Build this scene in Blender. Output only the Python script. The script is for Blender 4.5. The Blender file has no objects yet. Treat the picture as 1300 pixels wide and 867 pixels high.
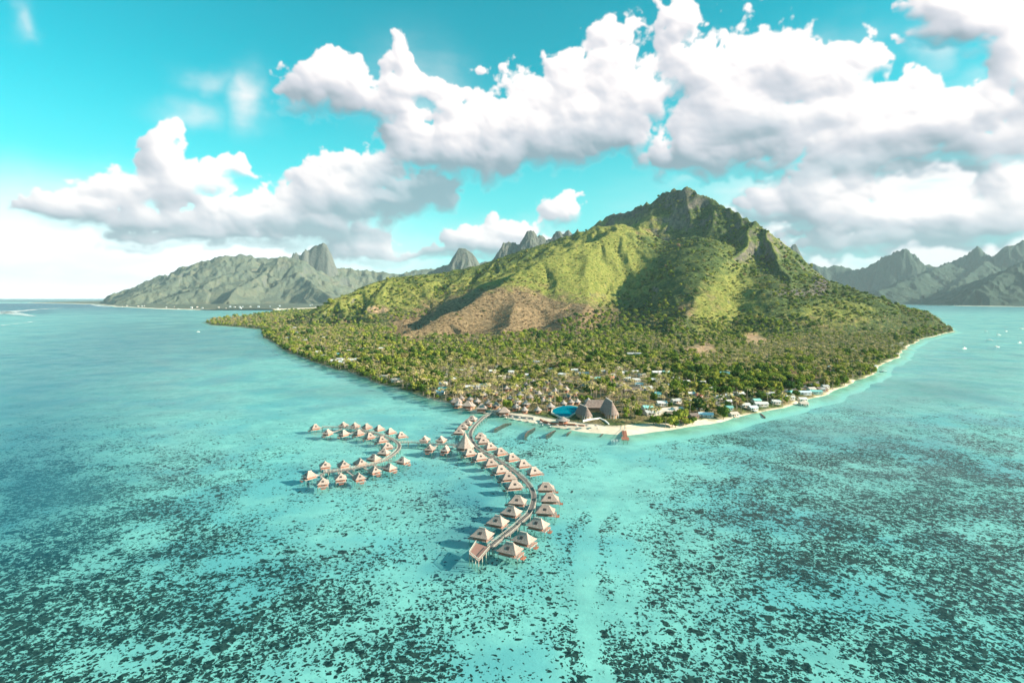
import bpy, math, random
import numpy as np
from mathutils import Vector, Matrix
R = math.radians
scene = bpy.context.scene
COL = scene.collection
rng = np.random.default_rng(7)
random.seed(7)

# ------------------------------------------------------------------ camera
F, CH, PW, HZ = 709.0, 100.0, 1300.0, 377.0      # focal length in photo pixels, camera height, photo width, horizon row
cam = bpy.data.cameras.new('camera'); camo = bpy.data.objects.new('camera', cam); COL.objects.link(camo)
camo.location = (0, 0, CH); camo.rotation_euler = (R(90), 0, 0)
cam.sensor_width = 36; cam.lens = 36*F/PW; cam.shift_y = -(433.5-HZ)/PW
cam.clip_start = 1; cam.clip_end = 300000
scene.camera = camo
scene.view_settings.view_transform = 'Standard'; scene.view_settings.look = 'None'
scene.view_settings.gamma = 1; scene.view_settings.use_curve_mapping = False
scene.view_settings.exposure = 1.45
scene.cycles.use_denoising = True
scene.cycles.max_bounces = 6; scene.cycles.diffuse_bounces = 2; scene.cycles.glossy_bounces = 2
scene.cycles.transparent_max_bounces = 12; scene.cycles.volume_bounces = 0

def wp(px, py, z=0.0):
    """a spot of the survey (photo column, row) at height z, as a world point"""
    Y = F*(CH-z)/(py-HZ)
    return ((px-650)/F*Y, Y, z)
def wy(px, py, Y):
    return ((px-650)/F*Y, Y, CH-(py-HZ)*Y/F)

# ------------------------------------------------------------------ noise
def _h(ix, iy, s):
    h = (ix.astype(np.int64)*374761393 + iy.astype(np.int64)*668265263 + s*1442695041) & 0xffffffff
    h = ((h ^ (h >> 13))*1274126177) & 0xffffffff
    h = ((h ^ (h >> 16))*2246822519) & 0xffffffff
    return ((h ^ (h >> 15)) & 0xffffff)/float(0xffffff)
def vnoise(x, y, s=0):
    ix = np.floor(x); iy = np.floor(y); fx = x-ix; fy = y-iy
    fx = fx*fx*fx*(fx*(fx*6-15)+10); fy = fy*fy*fy*(fy*(fy*6-15)+10)
    a = _h(ix, iy, s); b = _h(ix+1, iy, s); c = _h(ix, iy+1, s); d = _h(ix+1, iy+1, s)
    return (a*(1-fx)+b*fx)*(1-fy)+(c*(1-fx)+d*fx)*fy
def fbm(x, y, o=5, s=0, g=0.5):
    t = 0; a = 1.0; n = 0
    for i in range(o):
        t = t+a*vnoise(x, y, s+i*17); n += a; a *= g
        x, y = x*1.63+y*1.22+3.1, y*1.63-x*1.22+7.7
    return t/n
def ridged(x, y, o=4, s=0):
    t = 0; a = 1.0; n = 0
    for i in range(o):
        t = t+a*(1-np.abs(2*vnoise(x, y, s+i*13)-1)); n += a; a *= 0.5
        x, y = x*1.7+y*1.1+1.3, y*1.7-x*1.1+5.1
    return t/n
def sstep(a, b, x):
    t = np.clip((x-a)/(b-a), 0, 1); return t*t*(3-2*t)
def smax(a, b, k):
    h = np.clip(0.5+0.5*(a-b)/k, 0, 1)
    return b*(1-h)+a*h+k*h*(1-h)

# ------------------------------------------------------------------ helpers
def tag(o, label=None, cat=None, group=None, kind=None):
    if label: o['label'] = label
    if cat: o['category'] = cat
    if group: o['group'] = group
    if kind: o['kind'] = kind
    return o
def empty(name, loc=(0, 0, 0), rz=0):
    o = bpy.data.objects.new(name, None); COL.objects.link(o); o.location = loc; o.rotation_euler = (0, 0, rz)
    o.empty_display_size = 0.5
    return o
def link(name, me, parent=None, loc=(0, 0, 0), rz=0):
    o = bpy.data.objects.new(name, me); COL.objects.link(o)
    if parent is not None: o.parent = parent
    o.location = loc; o.rotation_euler = (0, 0, rz)
    return o
class MB:
    def __init__(s): s.v = []; s.f = []; s.m = []
    def add(s, vs, fs, m=0):
        b = len(s.v); s.v += [tuple(p) for p in vs]; s.f += [tuple(b+i for i in f) for f in fs]; s.m += [m]*len(fs)
        return s
    def box(s, x0, x1, y0, y1, z0, z1, m=0):
        return s.add([(x0,y0,z0),(x1,y0,z0),(x1,y1,z0),(x0,y1,z0),(x0,y0,z1),(x1,y0,z1),(x1,y1,z1),(x0,y1,z1)],
                     [(3,2,1,0),(4,5,6,7),(0,1,5,4),(1,2,6,5),(2,3,7,6),(3,0,4,7)], m)
    def tube(s, a, b, r0, r1=None, n=6, m=0):
        r1 = r0 if r1 is None else r1
        a = Vector(a); b = Vector(b); d = (b-a).normalized()
        u = d.orthogonal().normalized(); w = d.cross(u)
        vs = [a+(u*math.cos(t)+w*math.sin(t))*r0 for t in [2*math.pi*i/n for i in range(n)]]
        vs += [b+(u*math.cos(t)+w*math.sin(t))*r1 for t in [2*math.pi*i/n for i in range(n)]]
        return s.add(vs, [(i, (i+1) % n, n+(i+1) % n, n+i) for i in range(n)]+[tuple(range(n))[::-1], tuple(range(n, 2*n))], m)
    def bar(s, a, b, w, h, m=0):
        a = Vector(a); b = Vector(b); d = (b-a); L = Vector((d.x, d.y, 0))
        n = Vector((-L.y, L.x, 0)).normalized()*w/2 if L.length > 1e-6 else Vector((w/2, 0, 0))
        k = Vector((0, 0, h/2))
        vs = [a-n-k, a+n-k, a+n+k, a-n+k, b-n-k, b+n-k, b+n+k, b-n+k]
        return s.add(vs, [(0,1,2,3),(7,6,5,4),(0,4,5,1),(1,5,6,2),(2,6,7,3),(3,7,4,0)], m)
    def mesh(s, name, mats, smooth=False):
        me = bpy.data.meshes.new(name); me.from_pydata(s.v, [], s.f); me.update()
        for m in (mats if isinstance(mats, (list, tuple)) else [mats]): me.materials.append(m)
        me.polygons.foreach_set('material_index', s.m)
        if smooth: me.polygons.foreach_set('use_smooth', [True]*len(s.f))
        return me
def grid_mesh(name, X, Y, Z, mat, attrs=None, smooth=True):
    nr, nc = X.shape
    me = bpy.data.meshes.new(name)
    me.vertices.add(nr*nc)
    me.vertices.foreach_set('co', np.stack([X, Y, Z], -1).astype(np.float32).ravel())
    i = np.arange(nr*nc).reshape(nr, nc)
    q = np.stack([i[:-1, :-1], i[:-1, 1:], i[1:, 1:], i[1:, :-1]], -1).reshape(-1)
    n = len(q)//4
    me.loops.add(n*4); me.loops.foreach_set('vertex_index', q.astype(np.int32))
    me.polygons.add(n); me.polygons.foreach_set('loop_start', np.arange(0, n*4, 4, dtype=np.int32))
    me.polygons.foreach_set('use_smooth', np.full(n, smooth))
    me.update(calc_edges=True)
    for k, a in (attrs or {}).items():
        at = me.attributes.new(k, 'FLOAT', 'POINT'); at.data.foreach_set('value', a.astype(np.float32).ravel())
    me.materials.append(mat)
    return me

# ------------------------------------------------------------------ node helper
class NT:
    def __init__(s, nt): s.nt = nt; s.n = nt.nodes; s.l = nt.links
    def put(s, sock, v):
        if isinstance(v, bpy.types.NodeSocket): s.l.new(v, sock)
        elif v is not None:
            try: sock.default_value = v
            except Exception:
                sock.default_value = (v[0], v[1], v[2], 1) if hasattr(v, '__len__') else (v, v, v)
    def node(s, t, **kw):
        n = s.n.new(t)
        for k, v in kw.items(): setattr(n, k, v)
        return n
    def m(s, op, a, b=None, c=None, clamp=False):
        n = s.node('ShaderNodeMath', operation=op, use_clamp=clamp)
        s.put(n.inputs[0], a)
        if b is not None: s.put(n.inputs[1], b)
        if c is not None: s.put(n.inputs[2], c)
        return n.outputs[0]
    def vm(s, op, a, b=None, scale=None):
        n = s.node('ShaderNodeVectorMath', operation=op)
        s.put(n.inputs[0], a)
        if b is not None: s.put(n.inputs[1], b)
        if scale is not None: s.put(n.inputs[3], scale)
        return n.outputs['Value'] if op in ('LENGTH', 'DOT_PRODUCT', 'DISTANCE') else n.outputs[0]
    def mix(s, f, a, b, blend='MIX'):
        n = s.node('ShaderNodeMix', data_type='RGBA', blend_type=blend)
        s.put(n.inputs[0], f); s.put(n.inputs[6], a); s.put(n.inputs[7], b)
        return n.outputs[2]
    def noise(s, vec, scale, detail=4, rough=0.5, dist=0, dims='3D', ntype='FBM'):
        n = s.node('ShaderNodeTexNoise', noise_dimensions=dims)
        s.put(n.inputs['Vector'], vec); n.inputs['Scale'].default_value = scale
        n.inputs['Detail'].default_value = detail; n.inputs['Roughness'].default_value = rough
        n.inputs['Distortion'].default_value = dist
        return n.outputs['Fac']
    def voro(s, vec, scale, feat='F1', smooth=None, rand=1):
        n = s.node('ShaderNodeTexVoronoi', feature=feat)
        s.put(n.inputs['Vector'], vec); n.inputs['Scale'].default_value = scale
        n.inputs['Randomness'].default_value = rand
        if smooth is not None: n.inputs['Smoothness'].default_value = smooth
        return n.outputs['Distance']
    def ss(s, a, b, x, lo=0.0, hi=1.0, interp='SMOOTHSTEP'):
        n = s.node('ShaderNodeMapRange', interpolation_type=interp)
        s.put(n.inputs[0], x); s.put(n.inputs[1], a); s.put(n.inputs[2], b); s.put(n.inputs[3], lo); s.put(n.inputs[4], hi)
        return n.outputs[0]
    def attr(s, name, typ='GEOMETRY'):
        n = s.node('ShaderNodeAttribute', attribute_name=name, attribute_type=typ); return n.outputs['Fac']
    def pos(s): return s.node('ShaderNodeNewGeometry').outputs['Position']
def new_mat(name):
    m = bpy.data.materials.new(name); m.use_nodes = True
    t = NT(m.node_tree); t.n.clear()
    out = t.node('ShaderNodeOutputMaterial')
    return m, t, out
def principled(t, out, col, rough=0.8, bump=None, bstr=0.3, bdist=1.0, spec=0.3, metal=0):
    p = t.node('ShaderNodeBsdfPrincipled')
    t.put(p.inputs['Base Color'], col); t.put(p.inputs['Roughness'], rough)
    p.inputs['Specular IOR Level'].default_value = spec; p.inputs['Metallic'].default_value = metal
    if bump is not None:
        b = t.node('ShaderNodeBump'); t.put(b.inputs['Height'], bump)
        b.inputs['Strength'].default_value = bstr; b.inputs['Distance'].default_value = bdist
        t.l.new(b.outputs[0], p.inputs['Normal'])
    t.l.new(p.outputs[0], out.inputs[0]); return p
def simple(name, a, b, scale=3.0, rough=0.8, bs=0.3, rnd=0.15, spec=0.3, stretch=(1, 1, 1)):
    """two tones of one colour mottled by noise, plus a shift for each object"""
    m, t, out = new_mat(name)
    tc = t.node('ShaderNodeTexCoord').outputs['Object']
    v = t.vm('MULTIPLY', tc, stretch)
    n = t.noise(v, scale, 5, 0.6)
    oi = t.node('ShaderNodeObjectInfo').outputs['Random']
    c = t.mix(t.ss(0.3, 0.7, n), a, b)
    k = t.ss(0, 1, oi, 1-rnd, 1+rnd, 'LINEAR')
    c = t.vm('SCALE', c, scale=k)
    principled(t, out, c, rough, n, bs, 0.1, spec)
    return m
HAZE = 2.4e-5
# ------------------------------------------------------------------ sun and sky
SUN_EL, SUN_A = 22.0, -12.0            # elevation; azimuth measured from +X, negative = a little behind the camera
sv = Vector((math.cos(R(SUN_A))*math.cos(R(SUN_EL)), math.sin(R(SUN_A))*math.cos(R(SUN_EL)), math.sin(R(SUN_EL))))
sl = bpy.data.lights.new('sun', 'SUN'); sl.energy = 5.0; sl.angle = R(0.6); sl.color = (1.0, 0.85, 0.66)
so = bpy.data.objects.new('sun', sl); COL.objects.link(so)
so.rotation_euler = sv.to_track_quat('Z', 'Y').to_euler()

def ang(px, py):
    dx, dz = (px-650)/F, (HZ-py)/F
    return math.atan2(dx, 1), math.atan2(dz, math.hypot(dx, 1))
CLOUDS = [  # survey column, row, half width, half height
 (515,185,38,40),(560,185,60,48),(625,170,50,50),(600,205,80,30),(690,160,70,60),(720,110,38,40),(765,75,42,50),(760,140,75,55),(815,120,42,50),(845,55,26,42),(868,30,12,20),
 (875,90,40,42),(690,195,90,28),(800,180,45,24),
 (930,120,62,75),(995,105,58,65),(1050,120,55,55),(1090,95,28,30),(950,180,110,52),(1040,170,110,50),(1120,170,60,40),(1170,165,60,45),(1230,165,62,52),(1290,185,40,45),(1160,110,20,20),(885,210,75,30),(1100,205,120,30),
 (1230,30,65,42),(1285,75,50,55),(1200,0,40,25),(1320,130,40,35),
 (985,262,35,26),(1025,245,34,24),(1080,238,32,24),(1060,270,90,28),(1160,275,90,22),(1275,245,42,32),(1130,305,150,22),(1250,285,80,26),
 (400,122,48,32),(445,125,55,36),(490,135,40,25),(512,75,20,30),(518,105,32,24),(555,125,26,16),(495,110,20,18),
 (75,270,40,22),(120,265,45,26),(150,240,36,28),(195,200,26,48),(200,165,18,24),(210,235,50,36),(250,230,42,26),(290,218,22,14),(180,275,80,20),
 (265,290,80,26),(330,280,60,24),(200,300,80,18),(425,240,50,36),(430,215,26,18),(395,262,60,34),(460,262,80,34),(520,248,48,34),(370,292,110,24),(300,308,110,14),(470,225,40,26),
 (590,304,30,16),(632,290,32,22),(665,292,30,16),(712,276,38,20),(650,310,80,16),(570,325,60,8),(455,315,45,24),(480,330,50,14),(430,325,30,14),
]
VEIL = [(1160,265,280,70,1.35),(1250,290,120,40,.8),(1040,300,90,25,.6),(315,132,20,28,.75),(260,105,30,12,.55),(235,140,40,14,.5),(1180,60,30,30,.4),(1160,235,170,60,1.0),(1200,330,200,45,1.1),(1130,300,130,40,1.0),(1060,330,90,25,.8),(880,235,60,14,.3),(150,270,130,40,.5),(60,335,260,40,1.1),(330,318,160,20,.8),(470,330,90,22,.6),(530,110,60,40,.35),(5,15,14,18,.6),(1290,110,40,70,.7),(650,300,70,20,.6),(1220,120,60,30,.4),(1000,80,140,30,.2)]
UNDER = [(540,240,80,36,.85),(490,268,90,22,.6),(420,292,110,16,.5),(300,312,110,10,.4),(640,225,110,16,.35),(700,205,80,20,.3),(570,326,70,12,.6),(640,318,60,12,.4),(920,215,110,20,.3),(1050,215,120,18,.3),(960,160,60,30,.18),(740,180,60,24,.2),(1130,305,170,16,.2),(430,158,50,10,.25),(180,288,90,8,.25),(640,185,50,18,.12)]
CW, CHH = 4096, 1024
def cloud_map():
    """cover and shading of the cumulus field over the whole sky: columns are azimuth, rows elevation"""
    az = (np.arange(CW)+0.5)/CW*2*math.pi-math.pi; el = (np.arange(CHH)+0.5)/CHH*math.pi/2
    A, E = np.meshgrid(az, el)
    def warp(s, o, seed): return (fbm(A*s, E*s, o, seed)-0.5), (fbm(A*s+9, E*s+4, o, seed+5)-0.5)
    w1 = warp(7, 3, 3); w2 = warp(26, 4, 8)
    Aw = A+w1[0]*0.055+w2[0]*0.035; Ew = E+w1[1]*0.035+w2[1]*0.028
    acc = np.full(A.shape, -3.0)
    cl = []
    for x, y, rx, ry in CLOUDS:
        a, e = ang(x, y); c = math.cos(a); cl.append((a, e, rx/F*c*c*1.12, ry/F*c*1.12))
    rr = random.Random(5)
    for i in range(60):
        a = rr.uniform(-math.pi, math.pi); e = rr.uniform(0.05, 0.9)
        if -0.85 < a < 0.85 and e < 0.62: continue
        if 0.9 < a < 2.4 and e > 0.2: continue
        cl.append((a, e, rr.uniform(.08, .2), rr.uniform(.03, .08)))
    for a, e, rx, ry in cl:
        i0, i1 = np.searchsorted(az, [a-3*rx-.12, a+3*rx+.12]); j0, j1 = np.searchsorted(el, [e-3*ry-.1, e+3*ry+.1])
        sA = Aw[j0:j1, i0:i1]; sE = Ew[j0:j1, i0:i1]
        dy = (sE-e)/ry; dy = np.where(dy < 0, dy*1.25, dy)
        f = 1-((sA-a)/rx)**2-dy**2
        acc[j0:j1, i0:i1] = smax(acc[j0:j1, i0:i1], f, 0.5)
    def billow(s, seed, o=4):
        t = 0; a = 1; n = 0; x = A*s+w1[0]*2; y = E*s*1.15
        for i in range(o):
            t = t+a*np.abs(2*vnoise(x, y, seed+i*7)-1); n += a; a *= 0.55; x, y = x*1.55+y*1.1+2.2, y*1.55-x*1.1+5.5
        return t/n
    b = billow(22, 31, 6)
    bl = billow(9, 61, 3)
    fr = fbm(A*40, E*44, 6, 50)-0.5
    T = acc+0.12+(b-0.38)*1.5+(bl-0.4)*0.5+fr*(1.15+sstep(0.2, -0.8, acc)*1.6)
    def blur(a, r, n=2):
        for _ in range(n):
            for ax in (0, 1):
                c = np.cumsum(np.pad(a, [(r+1, r) if k == ax else (0, 0) for k in (0, 1)], mode='edge'), axis=ax)
                a = (c[2*r+1:]-c[:-2*r-1])/(2*r+1) if ax == 0 else (c[:, 2*r+1:]-c[:, :-2*r-1])/(2*r+1)
        return a
    # the undersides dissolve more softly than the tops
    gb = np.gradient(blur(acc, 6), axis=0)*20
    w = 0.32+sstep(-0.1, 1.0, gb)*1.3
    cover = sstep(-0.08, 1.0, T/w)
    veil = np.zeros(A.shape)
    for x, y, rx, ry, k in VEIL:
        a, e = ang(x, y); c = math.cos(a)
        veil = np.maximum(veil, k*np.exp(-((Aw-a)/(rx/F*c*c))**2-((Ew-e)/(ry/F*c))**2))
    veil = veil*(0.35+1.2*fbm(A*14, E*50, 6, 90))
    body = np.clip(acc+1, 0, None)
    h = np.sqrt(np.clip(T, 0, 6)+0.02)
    def nl(hh, k, L):
        gy, gx = np.gradient(hh); gx = gx*k; gy = gy*k
        return (-gx*L[0]-gy*L[1]+L[2])/np.sqrt(1+gx*gx+gy*gy)
    L = (0.42, 0.72, 0.55)
    fine = nl(blur(h, 1, 1), 10, L); mid = nl(blur(h, 5), 22, L); big = nl(blur(h*cover, 18), 55, L)
    C = blur(cover*np.clip(T, 0, 3), 3)
    occ = 0
    for k, d in enumerate((6, 14, 26, 42, 60, 80)):
        occ = occ+np.roll(np.roll(C, -d, 0), -d//3, 1)*(0.9**k)
    occ = occ/6
    dark = np.zeros(A.shape)
    for x, y, rx, ry, k in UNDER:
        a, e = ang(x, y); c = math.cos(a)
        dark = np.maximum(dark, k*np.exp(-((Aw-a)/(rx/F*c*c))**2-((Ew-e)/(ry/F*c))**2))
    lit = 0.20+0.19*fine+0.26*mid+0.42*big-0.12*occ-dark*0.80
    lit = lit*sstep(0, .3, cover)+0.72*(1-sstep(0, .3, cover))
    cover = cover*(1-np.clip(dark, 0, .6)*0.22)
    cover = np.maximum(cover, np.clip(veil, 0, .95))
    return cover, np.clip(blur(lit, 1, 1), 0, 1), T, acc

def build_world():
    cover, lit, _, _ = cloud_map()
    im = bpy.data.images.new('cumulus', CW, CHH, float_buffer=True, is_data=True)
    buf = np.ones((CHH, CW, 4), np.float32); buf[..., 0] = cover; buf[..., 1] = lit; buf[..., 2] = 0
    im.pixels.foreach_set(buf.ravel()); im.update(); im.pack()
    w = bpy.data.worlds.new('World'); scene.world = w; w.use_nodes = True
    t = NT(w.node_tree); t.n.clear()
    dirv = t.node('ShaderNodeTexCoord').outputs['Generated']
    sp = t.node('ShaderNodeSeparateXYZ'); t.l.new(dirv, sp.inputs[0])
    az = t.m('ARCTAN2', sp.outputs[0], sp.outputs[1])
    el = t.m('ARCSINE', t.m('MINIMUM', t.m('MAXIMUM', sp.outputs[2], -1), 1))
    cv = t.node('ShaderNodeCombineXYZ'); t.l.new(t.m('MULTIPLY_ADD', az, 1/(2*math.pi), 0.5), cv.inputs[0]); t.l.new(t.m('MAXIMUM', t.m('MULTIPLY', el, 2/math.pi), 0.0005), cv.inputs[1])
    it = t.node('ShaderNodeTexImage'); it.image = im; it.interpolation = 'Cubic'; it.extension = 'REPEAT'; t.l.new(cv.outputs[0], it.inputs[0])
    sc = t.node('ShaderNodeSeparateColor'); t.l.new(it.outputs[0], sc.inputs[0])
    cover, lit = sc.outputs[0], sc.outputs[1]
    sky = t.node('ShaderNodeTexSky', sky_type='NISHITA'); sky.sun_disc = False
    sky.sun_elevation = R(SUN_EL); sky.sun_rotation = R(90-SUN_A); sky.altitude = 100; sky.dust_density = 0.6; sky.ozone_density = 1.5
    c = t.mix(1.0, sky.outputs[0], SKY_TINT, 'MULTIPLY')
    hz = t.m('POWER', t.ss(-0.02, 0.42, el, 1.0, 0.0), 1.6)      # paler sea air low down
    c = t.mix(t.m('MULTIPLY', hz, 0.85), c, SKY_LOW)
    left = t.ss(-0.02, -0.5, az)
    glow = t.m('MULTIPLY', t.ss(0.02, 0.21, el, 1.0, 0.0), left)
    c = t.mix(glow, c, (9.5, 9.8, 10.0, 1))
    cc = t.mix(t.ss(0.0, 0.5, lit), CLOUD_DARK, CLOUD_MID)
    cc = t.mix(t.ss(0.4, 0.85, lit), cc, CLOUD_LIT)
    c = t.mix(t.m('MULTIPLY', cover, t.ss(-0.005, 0.03, el)), c, cc)
    bg = t.node('ShaderNodeBackground'); t.l.new(c, bg.inputs[0]); bg.inputs[1].default_value = 0.062
    wo = t.node('ShaderNodeOutputWorld'); t.l.new(bg.outputs[0], wo.inputs[0])
SKY_TINT = (0.0, 1.36, 1.08, 1); SKY_LOW = (1.7, 5.1, 5.5, 1)
CLOUD_DARK, CLOUD_MID, CLOUD_LIT = (1.75, 2.35, 2.75, 1), (4.1, 4.2, 4.6, 1), (7.0, 6.5, 6.4, 1)
build_world()
scene.world.cycles.sampling_method = 'MANUAL'; scene.world.cycles.sample_map_resolution = 512

# ------------------------------------------------------------------ the lie of the land
SHORE_PX = [(258,409),(268,413),(300,415),(330,418),(334,429),(350,438),(365,448),(400,462),(440,473),(480,488),(520,499),(560,512),(590,521),
 (625,527),(650,532),(690,540),(730,548),(760,551),(800,553),(830,549),(870,544),(905,537),(960,525),(1000,517),(1030,508),(1060,497),(1085,487),
 (1115,473),(1122,462),(1140,455),(1152,441),(1170,431),(1212,421),(1196,411),(1186,402),(1176,396)]
SHORE = [wp(x, y)[:2] for x, y in SHORE_PX]+[(3900, 6000), (3500, 9000), (-1500, 9000), (-1900, 6000), (-1700, 4200)]
SHORE += [wp(330, 399)[:2], wp(285, 404)[:2]]
SH = np.array(SHORE)
def poly_sd(x, y, P):
    """signed distance to polygon, positive inside"""
    d = np.full(x.shape, 1e12); ins = np.zeros(x.shape, bool)
    n = len(P)
    for i in range(n):
        ax, ay = P[i]; bx, by = P[(i+1) % n]
        ex, ey = bx-ax, by-ay
        t = np.clip(((x-ax)*ex+(y-ay)*ey)/(ex*ex+ey*ey), 0, 1)
        d = np.minimum(d, (x-ax-t*ex)**2+(y-ay-t*ey)**2)
        c = ((ay > y) != (by > y)) & (x < (bx-ax)*(y-ay)/((by-ay) if by != ay else 1e-9)+ax)
        ins ^= c
    d = np.sqrt(d)
    return np.where(ins, d, -d)
def ridge_h(x, y, pts, sl, sr, gul=18, gs=70, seed=1, pw=1.0):
    """height under one ridge line: slopes fall away on the left / right of the direction of travel, cut by gullies"""
    P = np.array(pts); best = np.full(x.shape, -1e4); arc = np.zeros(x.shape); dd = np.zeros(x.shape); s0 = 0
    for i in range(len(P)-1):
        a = P[i]; b = P[i+1]; e = b[:2]-a[:2]; L = math.hypot(*e)
        t = ((x-a[0])*e[0]+(y-a[1])*e[1])/(L*L); tc = np.clip(t, 0, 1)
        qx = x-a[0]-tc*e[0]; qy = y-a[1]-tc*e[1]
        d = np.sqrt(qx*qx+qy*qy)
        side = e[0]*(y-a[1])-e[1]*(x-a[0])
        w = np.clip(0.5+0.5*side/L/np.maximum(d, 1), 0, 1)
        s = sr+(sl-sr)*w
        h = a[2]+tc*(b[2]-a[2])-s*(d**pw)*(60**(1-pw))
        m = h > best
        best = np.where(m, h, best); arc = np.where(m, s0+tc*L+w*997, arc); dd = np.where(m, d, dd)
        s0 += L
    g = ridged(arc/gs+fbm(x/300, y/300, 2, seed)*2, dd/420, 3, seed)
    return best+gul*(g-0.75)*sstep(0, 130, dd)*2.0
def RP(*pts): return [wy(*p) for p in pts]
RIDGES = [
 (RP((815,276,2560),(740,293,2600),(680,313,2520),(640,326,2450),(600,338,2380),(550,348,2300),(500,352,2200),(460,364,2100),(430,376,2000),(395,393,1900)), 0.38, 0.6, 15, 80, 3),
 (RP((822,274,2560),(795,283,2460),(765,297,2370),(735,311,2250),(690,327,2080),(640,356,1850),(600,377,1650),(560,397,1450),(520,418,1300),(497,432,1180)), 0.42, 0.95, 14, 70, 5),
 (RP((745,320,2150),(745,365,1800),(740,405,1450),(735,432,1220)), 0.40, 0.40, 12, 60, 7),
 (RP((650,375,1750),(648,410,1420),(640,435,1200)), 0.42, 0.40, 12, 60, 8),
 (RP((958,280,2450),(945,300,2300),(932,322,2120),(910,334,1960)), 1.15, 0.95, 14, 50, 18),
 (RP((910,334,1960),(879,372,1680),(862,398,1450),(862,420,1270),(872,442,1080)), 0.60, 0.95, 12, 55, 9),
 (RP((850,242,2850),(870,238,2800),(905,252,2700),(930,268,2600),(960,283,2450),(988,306,2350),(1012,333,2250),(1030,354,2150),(1046,380,2080)), 1.5, 0.80, 18, 80, 11),
 (RP((968,288,2420),(985,325,2150),(1000,352,1900),(1016,382,1700),(1034,410,1480)), 0.95, 0.95, 14, 60, 13),
 (RP((1034,372,2150),(1070,377,2350),(1110,383,2600),(1150,391,2900)), 0.34, 0.30, 10, 90, 15),
 (RP((1036,376,2050),(1070,398,1780),(1100,415,1550)), 0.34, 0.34, 12, 60, 16),
 (RP((868,237,2800),(850,240,2850),(838,247,2950),(822,258,3050),(808,262,3120),(790,272,3200),(772,272,3300),(757,283,3400),(735,305,3500)), 1.15, 1.15, 24, 60, 17),
]
VALLEYS = [
 ([wy(*q)[:2] for q in ((852,265,2640),(838,290,2480),(820,320,2250),(803,355,1980),(792,385,1700),(782,415,1400),(770,435,1180))], 85, 130),
 ([wy(*q)[:2] for q in ((740,306,2430),(690,328,2260),(630,352,2020),(580,376,1760),(540,398,1540),(510,415,1380))], 45, 75),
 ([wy(*q)[:2] for q in ((955,310,2250),(948,340,2000),(938,370,1750),(930,400,1480))], 38, 75),
]
def H(x, y, full=False):
    x = np.asarray(x, float); y = np.asarray(y, float)
    wx = x+(fbm(x/160, y/160, 3, 41)-0.5)*50; wy_ = y+(fbm(x/160, y/160, 3, 57)-0.5)*50
    sd = poly_sd(x+(fbm(x/40, y/40, 3, 5)-0.5)*10, y+(fbm(x/40, y/40, 3, 9)-0.5)*10, SH)
    plain = -3.2+sstep(-22, 0, sd)*3.0+sstep(-1, 14, sd)*2.0+sstep(10, 60, sd)*1.2+sstep(150, 900, sd)*14+(fbm(x/60, y/60, 3, 2)-0.5)*1.2*sstep(20, 60, sd)
    h = np.full(x.shape, -1e4)
    for pts, a, b, g, gs, sd_ in RIDGES:
        near = 1.0
        r = ridge_h(wx, wy_, pts, a, b, g, gs, sd_)
        h = smax(h, r, 22.0)
    for vp, dep, wd in VALLEYS:
        d = np.full(x.shape, 1e9)
        for (ax, ay), (bx, by) in zip(vp[:-1], vp[1:]):
            ex, ey = bx-ax, by-ay
            tt = np.clip(((wx-ax)*ex+(wy_-ay)*ey)/(ex*ex+ey*ey), 0, 1)
            d = np.minimum(d, np.hypot(wx-ax-tt*ex, wy_-ay-tt*ey))
        h = h-np.minimum(dep, np.maximum(h, 0)*0.6)*np.exp(-(d/wd)**2)
    jag = sstep(250, 520, h)
    h = h+(ridged(x/55, y/55, 4, 71)-0.6)*(11+30*jag)*sstep(10, 90, h)+(fbm(x/18, y/18, 3, 91)-0.5)*5*sstep(5, 60, h)
    # cliff band on the right shoulder
    h = np.minimum(h, 1e9)
    z = smax(plain, np.where(sd > -5, h, -50), 6.0)
    z = np.where(sd < 40, plain+(z-plain)*sstep(0, 40, sd), z)
    if full: return z, sd
    return z

def log_grid(u0, u1, nc, y0, y1, nr):
    u = np.linspace(u0, u1, nc); y = np.exp(np.linspace(math.log(y0), math.log(y1), nr))
    U, Y = np.meshgrid(u, y); return U*Y, Y
def PXY(X, Y, Z=0):
    return 650+F*X/Y, HZ+F*(CH-Z)/Y
def blob(px, py, lst):
    o = 0
    for cx, cy, rx, ry, a in lst: o = o+a*np.exp(-((px-cx)/rx)**2-((py-cy)/ry)**2)
    return o

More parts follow.
